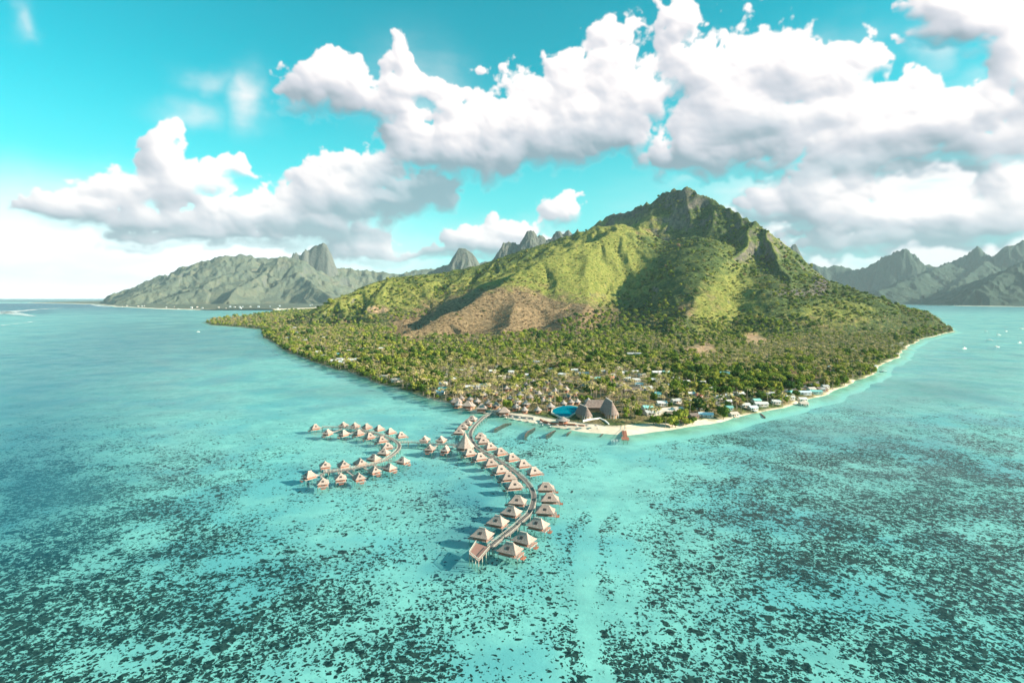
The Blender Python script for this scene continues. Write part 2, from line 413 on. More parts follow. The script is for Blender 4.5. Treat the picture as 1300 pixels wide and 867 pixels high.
def terrain_mat(name, far=False, haze_shade=0.0):
    m, t, out = new_mat(name)
    p = t.pos()
    geo = t.node('ShaderNodeNewGeometry'); nz = t.node('ShaderNodeSeparateXYZ'); t.l.new(geo.outputs['Normal'], nz.inputs[0])
    s = 0.25 if far else 1.0
    n1 = t.noise(p, 0.02*s, 6, 0.65); n2 = t.noise(p, 0.10*s, 5, 0.6); n3 = t.noise(p, 0.006*s, 4, 0.5)
    grass = t.mix(t.ss(0.35, 0.65, n2), (0.115, 0.150, 0.032, 1), (0.235, 0.225, 0.060, 1))
    bush = t.mix(t.ss(0.4, 0.6, n2), (0.035, 0.062, 0.022, 1), (0.085, 0.115, 0.032, 1))
    green = t.mix(t.ss(0.42, 0.60, t.m('ADD', t.m('MULTIPLY', n1, 0.7), t.m('MULTIPLY', t.attr('grass'), 0.45))), bush, grass)
    brown = t.mix(t.ss(0.35, 0.65, n2), (0.11, 0.08, 0.048, 1), (0.25, 0.175, 0.10, 1))
    c = t.mix(t.ss(0.2, 1.05, t.m('ADD', t.m('MULTIPLY', t.attr('dry'), 0.95), t.m('MULTIPLY', t.m('SUBTRACT', n1, 0.5), 2.6))), green, brown)
    rock = t.mix(t.ss(0.35, 0.65, t.noise(t.vm('MULTIPLY', p, (1, 1, 0.3)), 0.08*s, 6, 0.7)), (0.055, 0.055, 0.058, 1), (0.19, 0.16, 0.14, 1))
    steep = t.ss(0.70, 0.52, t.m('ADD', nz.outputs[2], t.m('MULTIPLY', t.m('SUBTRACT', n2, 0.5), 0.25)))
    c = t.mix(t.m('MAXIMUM', t.m('MULTIPLY', steep, 0.85), t.attr('rock')), c, rock)
    soil = t.mix(t.ss(0.35, 0.65, n2), (0.36, 0.22, 0.13, 1), (0.48, 0.33, 0.21, 1))
    c = t.mix(t.attr('soil'), c, soil)
    c = t.mix(haze_shade, c, (0.032, 0.060, 0.052, 1) if haze_shade > .7 else (0.10, 0.122, 0.118, 1))  # mixes distance haze, and the bay range's backlit shade, into the far slope colour
    sand = t.mix(t.ss(0.35, 0.65, n2), (0.60, 0.50, 0.40, 1), (0.72, 0.62, 0.50, 1))
    pz = t.node('ShaderNodeSeparateXYZ'); t.l.new(p, pz.inputs[0])
    sand = t.mix(t.ss(-0.3, -2.2, pz.outputs[2]), sand, (0.60, 0.62, 0.59, 1))
    c = t.mix(t.attr('sand'), c, sand)
    b = t.m('ADD', t.m('MULTIPLY', n2, 1.0), t.m('MULTIPLY', t.noise(p, 0.35*s, 4, 0.6), 0.5))
    b = t.m('MULTIPLY', b, t.m('SUBTRACT', 1.0, t.m('MULTIPLY', t.attr('sand'), 0.93)))
    principled(t, out, c, 0.95, b, 0.8, 5.0/s, 0.1)
    return m
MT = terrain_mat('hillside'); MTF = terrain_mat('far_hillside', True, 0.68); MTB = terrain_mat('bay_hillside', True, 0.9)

X, Y = log_grid(-1.25, 1.35, 1000, 380, 6500, 760)
Z, SD = H(X, Y, True)
px, py = PXY(X, Y, Z)
beach = [(640,535,60,16,1),(700,545,60,16,1),(760,550,60,16,1),(810,548,50,14,.9),(880,540,40,12,.6)]
bw = 3+np.clip(blob(px, py, beach), 0, 1.2)*17
sand = sstep(bw+5, bw-4, SD+(fbm(X/15, Y/15, 3, 4)-0.5)*8)*(Z < 5)
sand = np.where(SD < -1, 1.0, sand)
nn = fbm(X/120, Y/120, 4, 33)
dry = blob(px, py, [(590,408,80,30,1.2),(680,398,95,26,1.1),(745,405,50,16,.8),(640,380,50,20,.7),(720,425,60,14,.6),(520,420,25,14,.9),(830,292,30,10,.6),(900,375,25,30,.5),(870,395,14,30,.5),(1030,410,70,12,.5),(990,360,30,30,.35),(430,410,70,10,.45),(1000,445,80,8,.4),(780,460,80,10,.4)])
dry = dry+(Z > 460)*0.0
grass = blob(px, py, [(760,340,70,45,1.1),(700,360,60,25,.6),(930,400,35,55,1.0),(900,400,20,30,.8),(1060,400,60,22,.6),(970,310,50,25,.4),(560,365,120,25,.5),(470,385,80,18,.5),(820,285,60,12,.7),(700,430,80,12,.3)])
soil = np.clip(blob(px, py, [(889,446,21,6,2.2),(955,428,12,8,1.4),(965,433,14,4,1.4),(896,440,10,10,1),(480,393,16,5,1.6),(500,402,12,3,1.2),(440,408,12,3,.9),(1020,478,16,5,1.0),(905,516,14,6,1.2),(870,520,10,5,.8),(1040,470,10,4,.8)])*1.4-0.6+(nn-.5), 0, 1)
soil = np.maximum(soil, np.clip(blob(px, py, [(690,490,110,38,1.0),(800,490,70,34,1.0),(890,500,60,28,.9),(600,495,50,25,.8),(1000,490,80,20,.6)])*0.8-0.12+(fbm(X/20,Y/20,3,6)-.5)*1.0, 0, .42)*(Z < 12))
rock = np.clip(blob(px, py, [(1010,372,35,6,1.2),(1043,358,12,14,1.4),(865,250,45,16,.9),(790,272,40,14,1.0)])*1.2-0.4, 0, 1)
me = grid_mesh('island', X, Y, Z, MT, dict(sand=sand, dry=dry, grass=grass, soil=soil, rock=rock))
tag(link('island_terrain', me), kind='structure', label='green island with a steep mountain and a flat wooded shore', cat='terrain')

# far ranges
def range_mesh(name, label, ridges, u0, u1, nc, y0, y1, shore_fn, nr, jagA, dryv=0.3, gr=0.3, seed=3, wamp=160, kk=30.0, mat=None, jsc=220.0):
    X, Y = log_grid(u0, u1, nc, y0, y1, nr)
    wx = X+(fbm(X/500, Y/500, 3, seed)-0.5)*wamp; wy_ = Y+(fbm(X/500, Y/500, 3, seed+9)-0.5)*wamp
    h = np.full(X.shape, -1e4)
    for pts, a, b, g, gs, s in ridges:
        h = smax(h, ridge_h(wx, wy_, pts, a, b, g, gs, s), kk)
    h = h+(ridged(X/jsc, Y/jsc, 4, seed+3)-0.6)*jagA*sstep(20, 300, h)
    sd = shore_fn(X, Y)
    pl = -4+sstep(-60, 30, sd)*10+sstep(0, 500, sd)*14
    z = smax(pl, h, 12); z = np.where(sd < 120, pl+(z-pl)*sstep(0, 120, sd), z)
    px, py = PXY(X, Y, Z=z)
    sand = sstep(30, 0, sd)*(z < 6)
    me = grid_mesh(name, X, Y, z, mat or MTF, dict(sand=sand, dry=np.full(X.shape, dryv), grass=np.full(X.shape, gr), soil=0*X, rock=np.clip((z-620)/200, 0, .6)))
    tag(link(name, me), kind='structure', label=label, cat='mountains')
def shore_poly(P):
    P = np.array(P); return lambda x, y: poly_sd(x+(fbm(x/150, y/150, 3, 1)-.5)*120, y+(fbm(x/150, y/150, 3, 2)-.5)*80, P)
LP = [wp(124,386.3)[:2], wp(150,389.5)[:2], wp(200,392)[:2], wp(260,393.5)[:2], wp(330,394)[:2], wp(400,391.5)[:2], wp(440,388.5)[:2], (-1200, 7200), (2000, 9000), (2500, 15000), (-9500, 15000), (-8200, 9500)]
range_mesh('far_mountains', 'hazy mountain range across the bay with a sharp square-shouldered peak', [
 (RP((500,348,9000),(440,341,8800),(420,343,8600),(400,345,8500),(372,338,8400),(352,330,8300),(320,326,8200),(290,323,8100),(262,331,8000),(238,338,7900),(205,352,7800),(170,364,7700),(140,374,7600),(124,380,7500)), 0.5, 0.5, 70, 200, 21),
 (RP((422,345,8500),(418,330,8500),(414,309,8500),(409,306,8500),(403,310,8500),(396,311,8500),(391,316,8500),(386,316,8450),(380,322,8450),(374,320,8450),(366,326,8400),(360,338,8400)), 3.2, 2.2, 40, 100, 27),
 (RP((352,325,8300),(335,328,8250),(320,327,8200),(305,323,8150),(290,323,8100),(262,331,8000)), 1.1, 1.1, 60, 150, 28),
 (RP((372,326,7700),(355,327,7600),(345,342,7400),(330,352,7000),(300,366,6500),(290,380,6000)), 0.6, 0.6, 60, 200, 22),
 (RP((368,326,7700),(375,345,7300),(400,362,6800),(420,377,6300)), 0.5, 0.6, 60, 200, 23),
 (RP((335,345,7300),(300,345,7200),(260,362,6700),(225,374,6300)), 0.42, 0.42, 50, 200, 24),
 (RP((262,331,8000),(235,350,7400),(200,366,6900),(170,378,6500)), 0.45, 0.45, 50, 200, 25),
 (RP((500,348,9000),(560,340,9200),(640,330,9500),(700,330,9500)), 0.5, 0.5, 50, 200, 26),
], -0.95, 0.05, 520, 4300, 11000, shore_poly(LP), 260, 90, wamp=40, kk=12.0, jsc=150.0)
range_mesh('tooth_peak', 'isolated pale tooth shaped peak rising behind the left ridge', [
 (RP((612,342,6300),(606,330,6300),(600,322,6300),(592,316,6300),(583,315,6300),(578,326,6300),(570,334,6300),(555,340,6300),(545,344,6300),(538,352,6300)), 1.5, 1.5, 30, 120, 31),
], -0.25, 0.02, 260, 5700, 7200, lambda x, y: np.full(x.shape, 900.0), 160, 30, wamp=20, kk=4.0, jsc=90.0)
range_mesh('crag_ridge', 'distant jagged crags beyond the left ridge', [
 (RP((636,330,5400),(639,309,5400),(650,309,5400),(664,306,5400),(668,298,5400),(671,293,5400),(675,292,5400),(679,295,5400),(682,301,5400),(688,297,5400),(693,301,5400),(702,301,5400),(706,294,5400),(711,292,5400),(716,296,5400),(722,293,5400),(727,296,5400),(733,292,5400),(740,295,5400),(780,300,5400)), 1.6, 1.6, 16, 80, 33),
], -0.06, 0.22, 360, 4800, 6200, lambda x, y: np.full(x.shape, 900.0), 160, 60, wamp=12, kk=3.0, jsc=60.0)
RPg = [(3800, 7000), wp(1080,386.0)[:2], wp(1130,386.5)[:2], wp(1200,388.3)[:2], wp(1300,389.6)[:2], wp(1420,391.5)[:2], (12000, 7500), (17000, 16000), (2500, 16000), (2800, 9500)]
range_mesh('bay_mountains', 'blue-green hazy mountain range across the right bay', [
 (RP((985,340,10500),(1008,330,10000),(1035,336,9800),(1046,339,9800),(1062,337,9800),(1075,341,9800),(1100,338,9700),(1112,330,9700),(1125,323,9600),(1140,319,9500),(1150,314,9500),(1160,323,9500),(1168,335,9500),(1190,336,9500),(1205,334,9400),(1225,322,9300),(1240,313,9200),(1250,321,9200),(1259,327,9100),(1268,318,9000),(1280,310,9000),(1295,307,9000),(1330,300,9000),(1380,312,9000),(1450,330,9000)), 1.1, 1.3, 90, 200, 43),
 (RP((1205,334,9300),(1180,345,8700),(1150,356,8200),(1120,368,7800),(1090,378,7400)), 0.45, 0.45, 50, 220, 44),
 (RP((1259,327,9100),(1230,350,8400),(1200,368,7600)), 0.5, 0.5, 50, 220, 45),
 (RP((1390,300,7200),(1330,322,6900),(1290,338,6700),(1262,352,6500),(1240,366,6300),(1222,380,6200)), 0.5, 0.5, 50, 220, 46),
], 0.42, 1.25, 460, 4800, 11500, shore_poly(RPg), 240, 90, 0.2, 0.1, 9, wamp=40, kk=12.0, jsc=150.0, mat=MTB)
range_mesh('needle_peak', 'tiny distant rock needle right of the mountain slope', [
 (RP((1002,330,7000),(1006,310,7000),(1010,309,7000),(1016,326,7000),(1020,335,7000)), 2.2, 2.2, 10, 60, 35),
], 0.46, 0.56, 90, 6700, 7300, lambda x, y: np.full(x.shape, 900.0), 60, 4, wamp=10, kk=4.0)
# ------------------------------------------------------------------ lagoon: sea bed, water, surf
def seabed_mat():
    m, t, out = new_mat('lagoon_bed')
    p = t.pos()
    coral, deep, pale = t.attr('coral'), t.attr('deep'), t.attr('pale')
    wv = t.node('ShaderNodeTexNoise'); t.l.new(p, wv.inputs['Vector']); wv.inputs['Scale'].default_value = 0.4; wv.inputs['Detail'].default_value = 5
    pw = t.vm('ADD', p, t.vm('SCALE', t.vm('SUBTRACT', wv.outputs['Color'], (.5, .5, .5)), scale=3.2))
    big = t.noise(p, 0.022, 3, 0.5); n1 = t.noise(pw, 0.13, 5, 0.62); n2 = t.noise(pw, 0.42, 4, 0.6)
    def heads(scale, pp, gain, seedv):
        n = t.node('ShaderNodeTexVoronoi', feature='F1'); n.inputs['Scale'].default_value = scale
        t.l.new(t.vm('ADD', pp, seedv), n.inputs['Vector'])
        sc = t.node('ShaderNodeSeparateColor'); t.l.new(n.outputs['Color'], sc.inputs[0])
        loc = t.m('MULTIPLY', t.m('MULTIPLY', coral, gain), t.ss(0.34, 0.62, t.noise(p, 0.035, 4, 0.6), 0.25, 1.65))
        on = t.ss(-0.04, 0.10, t.m('SUBTRACT', loc, sc.outputs[0]))
        rad = t.m('MULTIPLY_ADD', sc.outputs[1], 0.45, 0.22)
        rad = t.m('MULTIPLY', rad, on)
        e = t.m('SUBTRACT', rad, t.m('ADD', n.outputs['Distance'], t.m('MULTIPLY', t.m('SUBTRACT', n2, 0.5), 1.0)))
        return t.ss(-0.05, 0.07, e)
    k = t.m('MAXIMUM', heads(0.50, pw, 0.95, (0, 0, 0)), t.m('MAXIMUM', heads(0.24, pw, 0.34, (31, 7, 0)), t.m('MAXIMUM', heads(0.8, pw, 1.3, (5, 71, 0)), heads(1.35, pw, 1.2, (15, 1, 0)))))
    n4 = t.noise(p, 0.9, 3, 0.6)
    sand = t.mix(t.ss(0.3, 0.7, n1), (0.54, 0.57, 0.56, 1), (0.74, 0.74, 0.70, 1))
    sand = t.mix(t.ss(0.45, 0.62, t.noise(p, 0.012, 4, 0.6)), sand, (0.42, 0.54, 0.58, 1))
    sand = t.mix(pale, sand, (0.82, 0.76, 0.68, 1))
    cor = t.mix(t.ss(0.3, 0.7, n4), (0.016, 0.028, 0.032, 1), (0.105, 0.10, 0.09, 1))
    c = t.mix(k, sand, cor)
    c = t.mix(t.m('MULTIPLY', t.attr('haze'), 0.75), c, (0.30, 0.33, 0.34, 1))  # this attribute holds grey patches of the bed, blended over sand and coral
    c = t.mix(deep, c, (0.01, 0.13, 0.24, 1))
    principled(t, out, c, 0.95, t.m('ADD', k, t.m('MULTIPLY', n4, 0.2)), 0.6, 0.8, 0.0)
    return m
def water_mat():
    m, t, out = new_mat('lagoon_water')
    p = t.pos()
    n1 = t.noise(t.vm('MULTIPLY', p, (1, 1.3, 1)), 0.22, 4, 0.6); n2 = t.noise(p, 0.03, 3, 0.5); n3 = t.noise(p, 1.1, 2, 0.5)
    b = t.node('ShaderNodeBump'); b.inputs['Strength'].default_value = 0.30; b.inputs['Distance'].default_value = 0.5
    t.l.new(t.m('ADD', t.m('ADD', n1, t.m('MULTIPLY', n3, 0.25)), n2), b.inputs['Height'])
    gl = t.node('ShaderNodeBsdfGlossy'); gl.inputs['Roughness'].default_value = 0.22; t.l.new(b.outputs[0], gl.inputs['Normal'])
    tr = t.node('ShaderNodeBsdfTransparent'); tr.inputs[0].default_value = (0.55, 0.905, 0.90, 1)
    fr = t.node('ShaderNodeFresnel'); fr.inputs[0].default_value = 1.33; t.l.new(b.outputs[0], fr.inputs['Normal'])
    mx = t.node('ShaderNodeMixShader')
    t.l.new(t.m('MULTIPLY', t.m('MINIMUM', fr.outputs[0], 0.5), t.ss(0.3, 0.7, n2, 0.40, 0.70)), mx.inputs[0])
    t.l.new(tr.outputs[0], mx.inputs[1]); t.l.new(gl.outputs[0], mx.inputs[2])
    t.l.new(mx.outputs[0], out.inputs[0])
    return m
X, Y = log_grid(-1.7, 1.7, 500, 70, 9000, 420)
px, py = PXY(X, Y, 0)
wr = (fbm(X/90, Y/90, 4, 12)-0.5)
pxw = px+wr*60; pyw = py+(fbm(X/110, Y/110, 3, 77)-.5)*30
coral = blob(pxw, pyw, [(60,860,230,130,.80),(120,720,170,110,.66),(50,620,110,60,.60),(230,660,80,40,.30),(330,790,120,90,.42),(480,830,120,60,.42),(600,840,90,60,.40),
  (560,760,120,60,.30),(420,740,100,50,.22),(450,690,60,25,.22),(690,700,50,60,.12),(1180,820,190,110,.75),(950,850,130,80,.55),(1280,700,100,90,.62),(1120,670,130,60,.50),(1010,700,100,60,.48),
  (1120,585,140,40,.60),(1240,610,100,55,.50),(960,620,90,50,.30),(900,640,60,30,.30),(860,700,60,50,.32),(820,800,50,80,.48),(800,850,40,40,.3),(930,555,60,12,.50),(1010,540,50,10,.40),(640,565,60,16,.30),(700,570,50,14,.2),
  (250,590,120,30,.18),(500,620,120,30,.14),(560,640,40,20,.2),(1090,515,60,10,.25)])
def poly_d(x, y, P):
    d = np.full(x.shape, 1e12)
    for (ax, ay), (bx, by) in zip(P[:-1], P[1:]):
        ex, ey = bx-ax, by-ay
        t = np.clip(((x-ax)*ex+(y-ay)*ey)/(ex*ex+ey*ey), 0, 1)
        d = np.minimum(d, np.hypot(x-ax-t*ex, y-ay-t*ey))
    return d
chan = [wp(*q)[:2] for q in [(775,980),(765,867),(752,800),(742,740),(748,680),(765,630),(792,604),(812,590)]]
cd = poly_d(X+wr*4, Y+wr*4, chan)
cd = cd+(fbm(X/14, Y/14, 3, 61)-.5)*7
cm = sstep(4.8, 1.4, cd)*0.9
edge = np.exp(-((cd-6.5)/3.0)**2)*(py > 640)*(py < 900)
coral = np.clip((coral+edge*0.30)*(1-cm), 0, 1)+0.05*(1-cm)
coral = np.where(py < 500, coral*0.55, coral*0.76)
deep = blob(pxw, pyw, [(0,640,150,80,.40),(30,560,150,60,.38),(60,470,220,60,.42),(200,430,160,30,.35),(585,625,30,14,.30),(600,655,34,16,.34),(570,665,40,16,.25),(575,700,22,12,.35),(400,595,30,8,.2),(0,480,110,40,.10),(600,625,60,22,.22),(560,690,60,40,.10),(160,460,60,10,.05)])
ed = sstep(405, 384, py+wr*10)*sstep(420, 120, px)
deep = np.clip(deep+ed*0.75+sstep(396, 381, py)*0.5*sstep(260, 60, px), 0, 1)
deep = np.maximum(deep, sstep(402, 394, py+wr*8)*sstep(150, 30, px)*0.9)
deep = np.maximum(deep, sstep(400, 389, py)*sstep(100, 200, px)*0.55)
pale = np.clip(cm*0.2+blob(px, py, [(1200,430,90,12,.2),(820,590,120,20,.15),(700,560,120,14,.2)]), 0, 1)
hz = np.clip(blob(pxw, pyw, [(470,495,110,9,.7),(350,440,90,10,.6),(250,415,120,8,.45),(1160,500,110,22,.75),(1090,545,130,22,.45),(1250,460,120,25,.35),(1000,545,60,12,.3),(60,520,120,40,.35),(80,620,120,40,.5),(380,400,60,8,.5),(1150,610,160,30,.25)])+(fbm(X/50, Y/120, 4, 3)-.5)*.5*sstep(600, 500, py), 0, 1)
Zb = np.full(X.shape, -2.6)+(fbm(X/30, Y/30, 3, 8)-.5)*0.5
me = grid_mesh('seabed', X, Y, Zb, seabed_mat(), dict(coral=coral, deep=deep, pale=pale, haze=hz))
tag(link('seabed', me), kind='structure', label='sandy lagoon floor dotted with dark coral', cat='seabed')
dm, t, out = new_mat('deep_bed'); principled(t, out, t.mix(t.noise(t.pos(), 0.001, 3), (0.02, 0.14, 0.18, 1), (0.03, 0.22, 0.26, 1)), 0.95, spec=0)
WX = 30000
me = MB().add([(-WX,-WX,-5),(WX,-WX,-5),(WX,WX,-5),(-WX,WX,-5)], [(0,1,2,3)]).mesh('deep_seabed', dm)
tag(link('deep_seabed', me), kind='structure', label='deep sea floor beyond the lagoon', cat='seabed')
me = MB().add([(-WX,-WX,0),(WX,-WX,0),(WX,WX,0),(-WX,WX,0)], [(0,1,2,3)]).mesh('water', water_mat())
tag(link('water', me), kind='structure', label='clear turquoise lagoon water', cat='water')

# surf on the outer reef
fm, t, out = new_mat('surf_foam')
k = t.ss(0.42, 0.60, t.noise(t.pos(), 0.02, 5, 0.7)); 
df = t.node('ShaderNodeBsdfDiffuse'); df.inputs[0].default_value = (0.85, 0.88, 0.88, 1); tr = t.node('ShaderNodeBsdfTransparent'); mx = t.node('ShaderNodeMixShader')
t.l.new(k, mx.inputs[0]); t.l.new(tr.outputs[0], mx.inputs[1]); t.l.new(df.outputs[0], mx.inputs[2]); t.l.new(mx.outputs[0], out.inputs[0])
def ribbon(mb, pts, w, z):
    P = [Vector((p[0], p[1], 0)) for p in pts]; vs = []
    for i, p in enumerate(P):
        a = P[max(i-1, 0)]; b = P[min(i+1, len(P)-1)]; d = (b-a).normalized(); n = Vector((-d.y, d.x, 0))
        ww = w[i] if hasattr(w, '__len__') else w
        vs += [p+n*ww/2+Vector((0, 0, z)), p-n*ww/2+Vector((0, 0, z))]
    mb.add(vs, [(2*i, 2*i+1, 2*i+3, 2*i+2) for i in range(len(P)-1)])
mb = MB()
for line, w in (([(-60,401.5),(-20,399.0),(0,397.5),(20,395),(45,393),(80,391)], [90,120,110,100,60,20]), ([(0,395),(18,398),(30,400),(45,401.5)], [60,90,50,10]),
                ([(-40,417),(0,413.5),(20,411),(45,408),(80,407)], [8,16,12,8,3]), ([(42,384.3),(60,384),(80,384.3)], [40,80,30]), ([(115,386),(125,388.5),(140,390)], [30,60,20])):
    ribbon(mb, [wp(*q) for q in line], w, 0.05)
tag(link('surf', mb.mesh('surf', fm)), 'white surf breaking on the outer reef at the left', 'surf', kind='stuff')

# ------------------------------------------------------------------ haze
if HAZE > 0:
    hm, t, out = new_mat('haze_air')
    pv = t.node('ShaderNodeVolumePrincipled'); pv.inputs['Color'].default_value = (0.66, 0.88, 1.0, 1)
    pv.inputs['Density'].default_value = HAZE; pv.inputs['Anisotropy'].default_value = 0.0
    t.l.new(pv.outputs[0], out.inputs['Volume'])
    hb = 31000
    o = link('haze', MB().box(-hb, hb, -hb, hb, -7, 1180).mesh('haze', hm)); tag(o, 'pale sea haze over the lagoon', 'haze', kind='stuff')
# ------------------------------------------------------------------ materials of built things
M = {}
M['thatch'] = simple('thatch', (0.24, 0.18, 0.16, 1), (0.46, 0.365, 0.33, 1), 1.6, 0.95, 0.6, 0.14, 0.05, (1, 1, 2.5))
M['thatch_grey'] = simple('grey_thatch', (0.22, 0.19, 0.185, 1), (0.40, 0.35, 0.335, 1), 0.9, 0.95, 0.6, 0.25, 0.05, (1, 1, 2.5))
M['thatch_dark'] = simple('brown_thatch', (0.16, 0.12, 0.11, 1), (0.27, 0.21, 0.19, 1), 0.7, 0.95, 0.6, 0.15, 0.05, (1, 1, 2.5))
M['ridge'] = simple('ridge_cap', (0.50, 0.41, 0.36, 1), (0.62, 0.52, 0.46, 1), 2.0, 0.9)
M['skylight'] = simple('skylight', (0.045, 0.04, 0.04, 1), (0.08, 0.07, 0.07, 1), 2.0, 0.4)
M['redwood'] = simple('redwood', (0.30, 0.11, 0.07, 1), (0.42, 0.17, 0.11, 1), 2.5, 0.75, 0.3, 0.2, 0.3, (1, 1, 4))
M['deckwood'] = simple('deck_boards', (0.24, 0.13, 0.11, 1), (0.36, 0.20, 0.17, 1), 1.5, 0.8, 0.3, 0.1, 0.3, (6, 1, 1))
M['greywood'] = simple('weathered_boards', (0.30, 0.26, 0.24, 1), (0.44, 0.38, 0.35, 1), 1.2, 0.85)
M['darkdeck'] = simple('dark_boards', (0.13, 0.115, 0.115, 1), (0.22, 0.19, 0.185, 1), 1.2, 0.85)
M['railwood'] = simple('pale_railing', (0.48, 0.42, 0.37, 1), (0.64, 0.57, 0.50, 1), 2.0, 0.8)
M['pile'] = simple('pile_wood', (0.30, 0.26, 0.22, 1), (0.50, 0.45, 0.39, 1), 1.0, 0.85)
M['glass'] = simple('window_glass', (0.03, 0.04, 0.045, 1), (0.05, 0.06, 0.065, 1), 1.0, 0.1, 0.0, 0.1, 0.6)
M['white'] = simple('white_paint', (0.70, 0.69, 0.66, 1), (0.80, 0.79, 0.77, 1), 0.8, 0.6)
M['wallp'] = simple('plaster', (0.55, 0.50, 0.43, 1), (0.70, 0.65, 0.57, 1), 0.8, 0.8)
M['wallw'] = simple('wood_wall', (0.22, 0.14, 0.09, 1), (0.34, 0.22, 0.15, 1), 1.5, 0.8)
for k, a, b in (('white', (.50,.50,.50,1), (.64,.64,.63,1)), ('grey', (.36,.36,.37,1), (.48,.48,.49,1)), ('teal', (.16,.42,.42,1), (.24,.52,.50,1)), ('red', (.42,.08,.07,1), (.55,.13,.11,1)),
                ('beige', (.46,.39,.34,1), (.58,.50,.44,1)), ('brown', (.15,.11,.10,1), (.24,.18,.16,1)), ('pale_blue', (.45,.55,.62,1), (.58,.66,.72,1))):
    M['roof_'+k] = simple(k+'_roof', a, b, 0.5, 0.45, 0.1, 0.08, 0.5, (1, 8, 1))

# ------------------------------------------------------------------ overwater bungalows
def hip_roof(mb, ex, ey, rx, z0, z1, th=0.35, m=0, sag=0.25, off=0.0):
    """thatched hip roof: eaves half sizes ex, ey; ridge half length rx; slight concave sweep"""
    N = 6; rings = []
    for k in range(N+1):
        t = k/N
        z = z0+(z1-z0)*(t-sag*math.sin(math.pi*t)*0.35)
        hx = ex+(rx-ex)*t; hy = ey*(1-t)+0.05*t
        rings.append([(-hx+off*t, -hy, z), (hx+off*t, -hy, z), (hx+off*t, hy, z), (-hx+off*t, hy, z)])
    vs = [p for r in rings for p in r]; fs = []
    for k in range(N):
        for i in range(4):
            j = (i+1) % 4; fs.append((4*k+i, 4*k+j, 4*k+4+j, 4*k+4+i))
    fs.append((4*N, 4*N+1, 4*N+2, 4*N+3))
    b = len(vs); vs += [(x*0.985, y*0.985, z-th) for x, y, z in rings[0]]
    for i in range(4):
        j = (i+1) % 4; fs.append((b+i, b+j, j, i))
    fs.append((b+3, b+2, b+1, b))
    mb.add(vs, fs, m)
def bungalow_meshes():
    d = {}
    for v, (ex, ey, rx) in enumerate(((5.2, 4.4, 1.6), (4.9, 4.4, 1.2), (5.5, 4.4, 1.9))):
        mb = MB(); hip_roof(mb, ex, ey, rx, 3.7, 7.35); d['roof', v] = mb.mesh('roof', M['thatch'])
        mb = MB(); mb.box(-rx-.25, rx+.25, -.22, .22, 7.17, 7.5); mb.box(-rx-.55, -rx-.25, -.15, .15, 7.05, 7.35); d['ridge_cap', v] = mb.mesh('ridge_cap', M['ridge'])
        mb = MB()
        x0, x1, y0, y1 = -ex+1.3, ex-1.5, -ey+1.2, ey-1.2
        mb.box(x0, x1, y0, y0+.15, 1.95, 4.25); mb.box(x0, x1, y1-.15, y1, 1.95, 4.25); mb.box(x0, x0+.15, y0+.153, y1-.153, 1.95, 4.25); mb.box(x1-.15, x1, y0+.153, y1-.153, 1.95, 4.25)
        d['wall', v] = mb.mesh('wall', M['redwood'])
        mb = MB(); mb.box(x0-.9, x1+2.2, y0-.7, y1+.7, 1.7, 1.95); mb.box(x0-.9, x1+2.2, -.15, .15, 1.4, 1.695); d['floor', v] = mb.mesh('floor', M['greywood'])
        mb = MB(); mb.box(x1-.02, x1+.06, -1.3, 1.3, 2.0, 3.9); d['glass_door', v] = mb.mesh('glass_door', M['glass'])
        mb = MB(); mb.box(-0.9, 0.9, -.06, .02, 2.7, 3.6); d['window', v] = mb.mesh('window', M['glass'])
        mb = MB(); xx = x1+2.2
        for i in range(-2, 3): mb.box(xx-.12, xx-.02, i*1.35-.05, i*1.35+.05, 1.95, 2.85)
        mb.box(xx-.13, xx-.01, -2.8, 2.8, 2.853, 2.95); mb.box(xx-.11, xx-.03, -2.75, -.8, 2.3, 2.38); mb.box(xx-.11, xx-.03, .8, 2.75, 2.3, 2.38)
        d['railing', v] = mb.mesh('railing', M['redwood'])
        mb = MB(); mb.box(xx+.02, xx+2.0, -1.6, 1.6, .75, .95); 
        for k in range(3): mb.box(xx+.02, xx+.5-.12*k, 1.62, 2.3, 1.0+.3*k, 1.08+.3*k)
        for px_ in (xx+.2, xx+1.8):
            for py_ in (-1.45, 1.45): mb.box(px_-.06, px_+.06, py_-.06, py_+.06, .953, 1.75)
        mb.box(xx+.15, xx+1.9, -1.5, -1.4, 1.753, 1.83); mb.box(xx+1.76, xx+1.86, -1.395, 1.4, 1.753, 1.83)
        d['swim_deck', v] = mb.mesh('swim_deck', M['redwood'])
        d['span', v] = (x0, x1, y0, y1, ex, ey, rx)
    mb = MB(); mb.tube((0, 0, -2.8), (0, 0, 1.7), .17, .14, 7); d['stilt'] = mb.mesh('stilt', M['pile'])
    mb = MB(); mb.box(-.85, .85, -.75, .75, -.05, .14); mb.box(-.92, .92, -.82, .82, -.12, -.053); d['skylight'] = mb.mesh('skylight', M['skylight'])
    return d
BD = bungalow_meshes()
MAINW = [(690,524),(626,524),(617,527.5),(610,533),(603,540),(597.5,549),(598.5,557.7),(606,567.7),(621.5,577),(637,585.4),(652,596),(666,608.5),(675,620),(677.7,633),(673,649),(661.5,661),(647.5,673.4),(635,683),(622,694)]
MAINW = [wp(x, y, 2.0)[:2] for x, y in MAINW[1:]]
BRIDGE = [wp(x, y, 2.0)[:2] for x, y in [(592,566),(575,564),(545,562),(524,560.5),(507,560.8)]]
LOOP = [wp(x, y, 2.0)[:2] for x, y in [(409,541.5),(424,541.5),(446,543),(463,546),(478,549.5),(493,554.3),(504,560.8),(507,567),(501,574.6),(490,582),(472,588.5),(455,592),(439,595),(411,598.5)]]
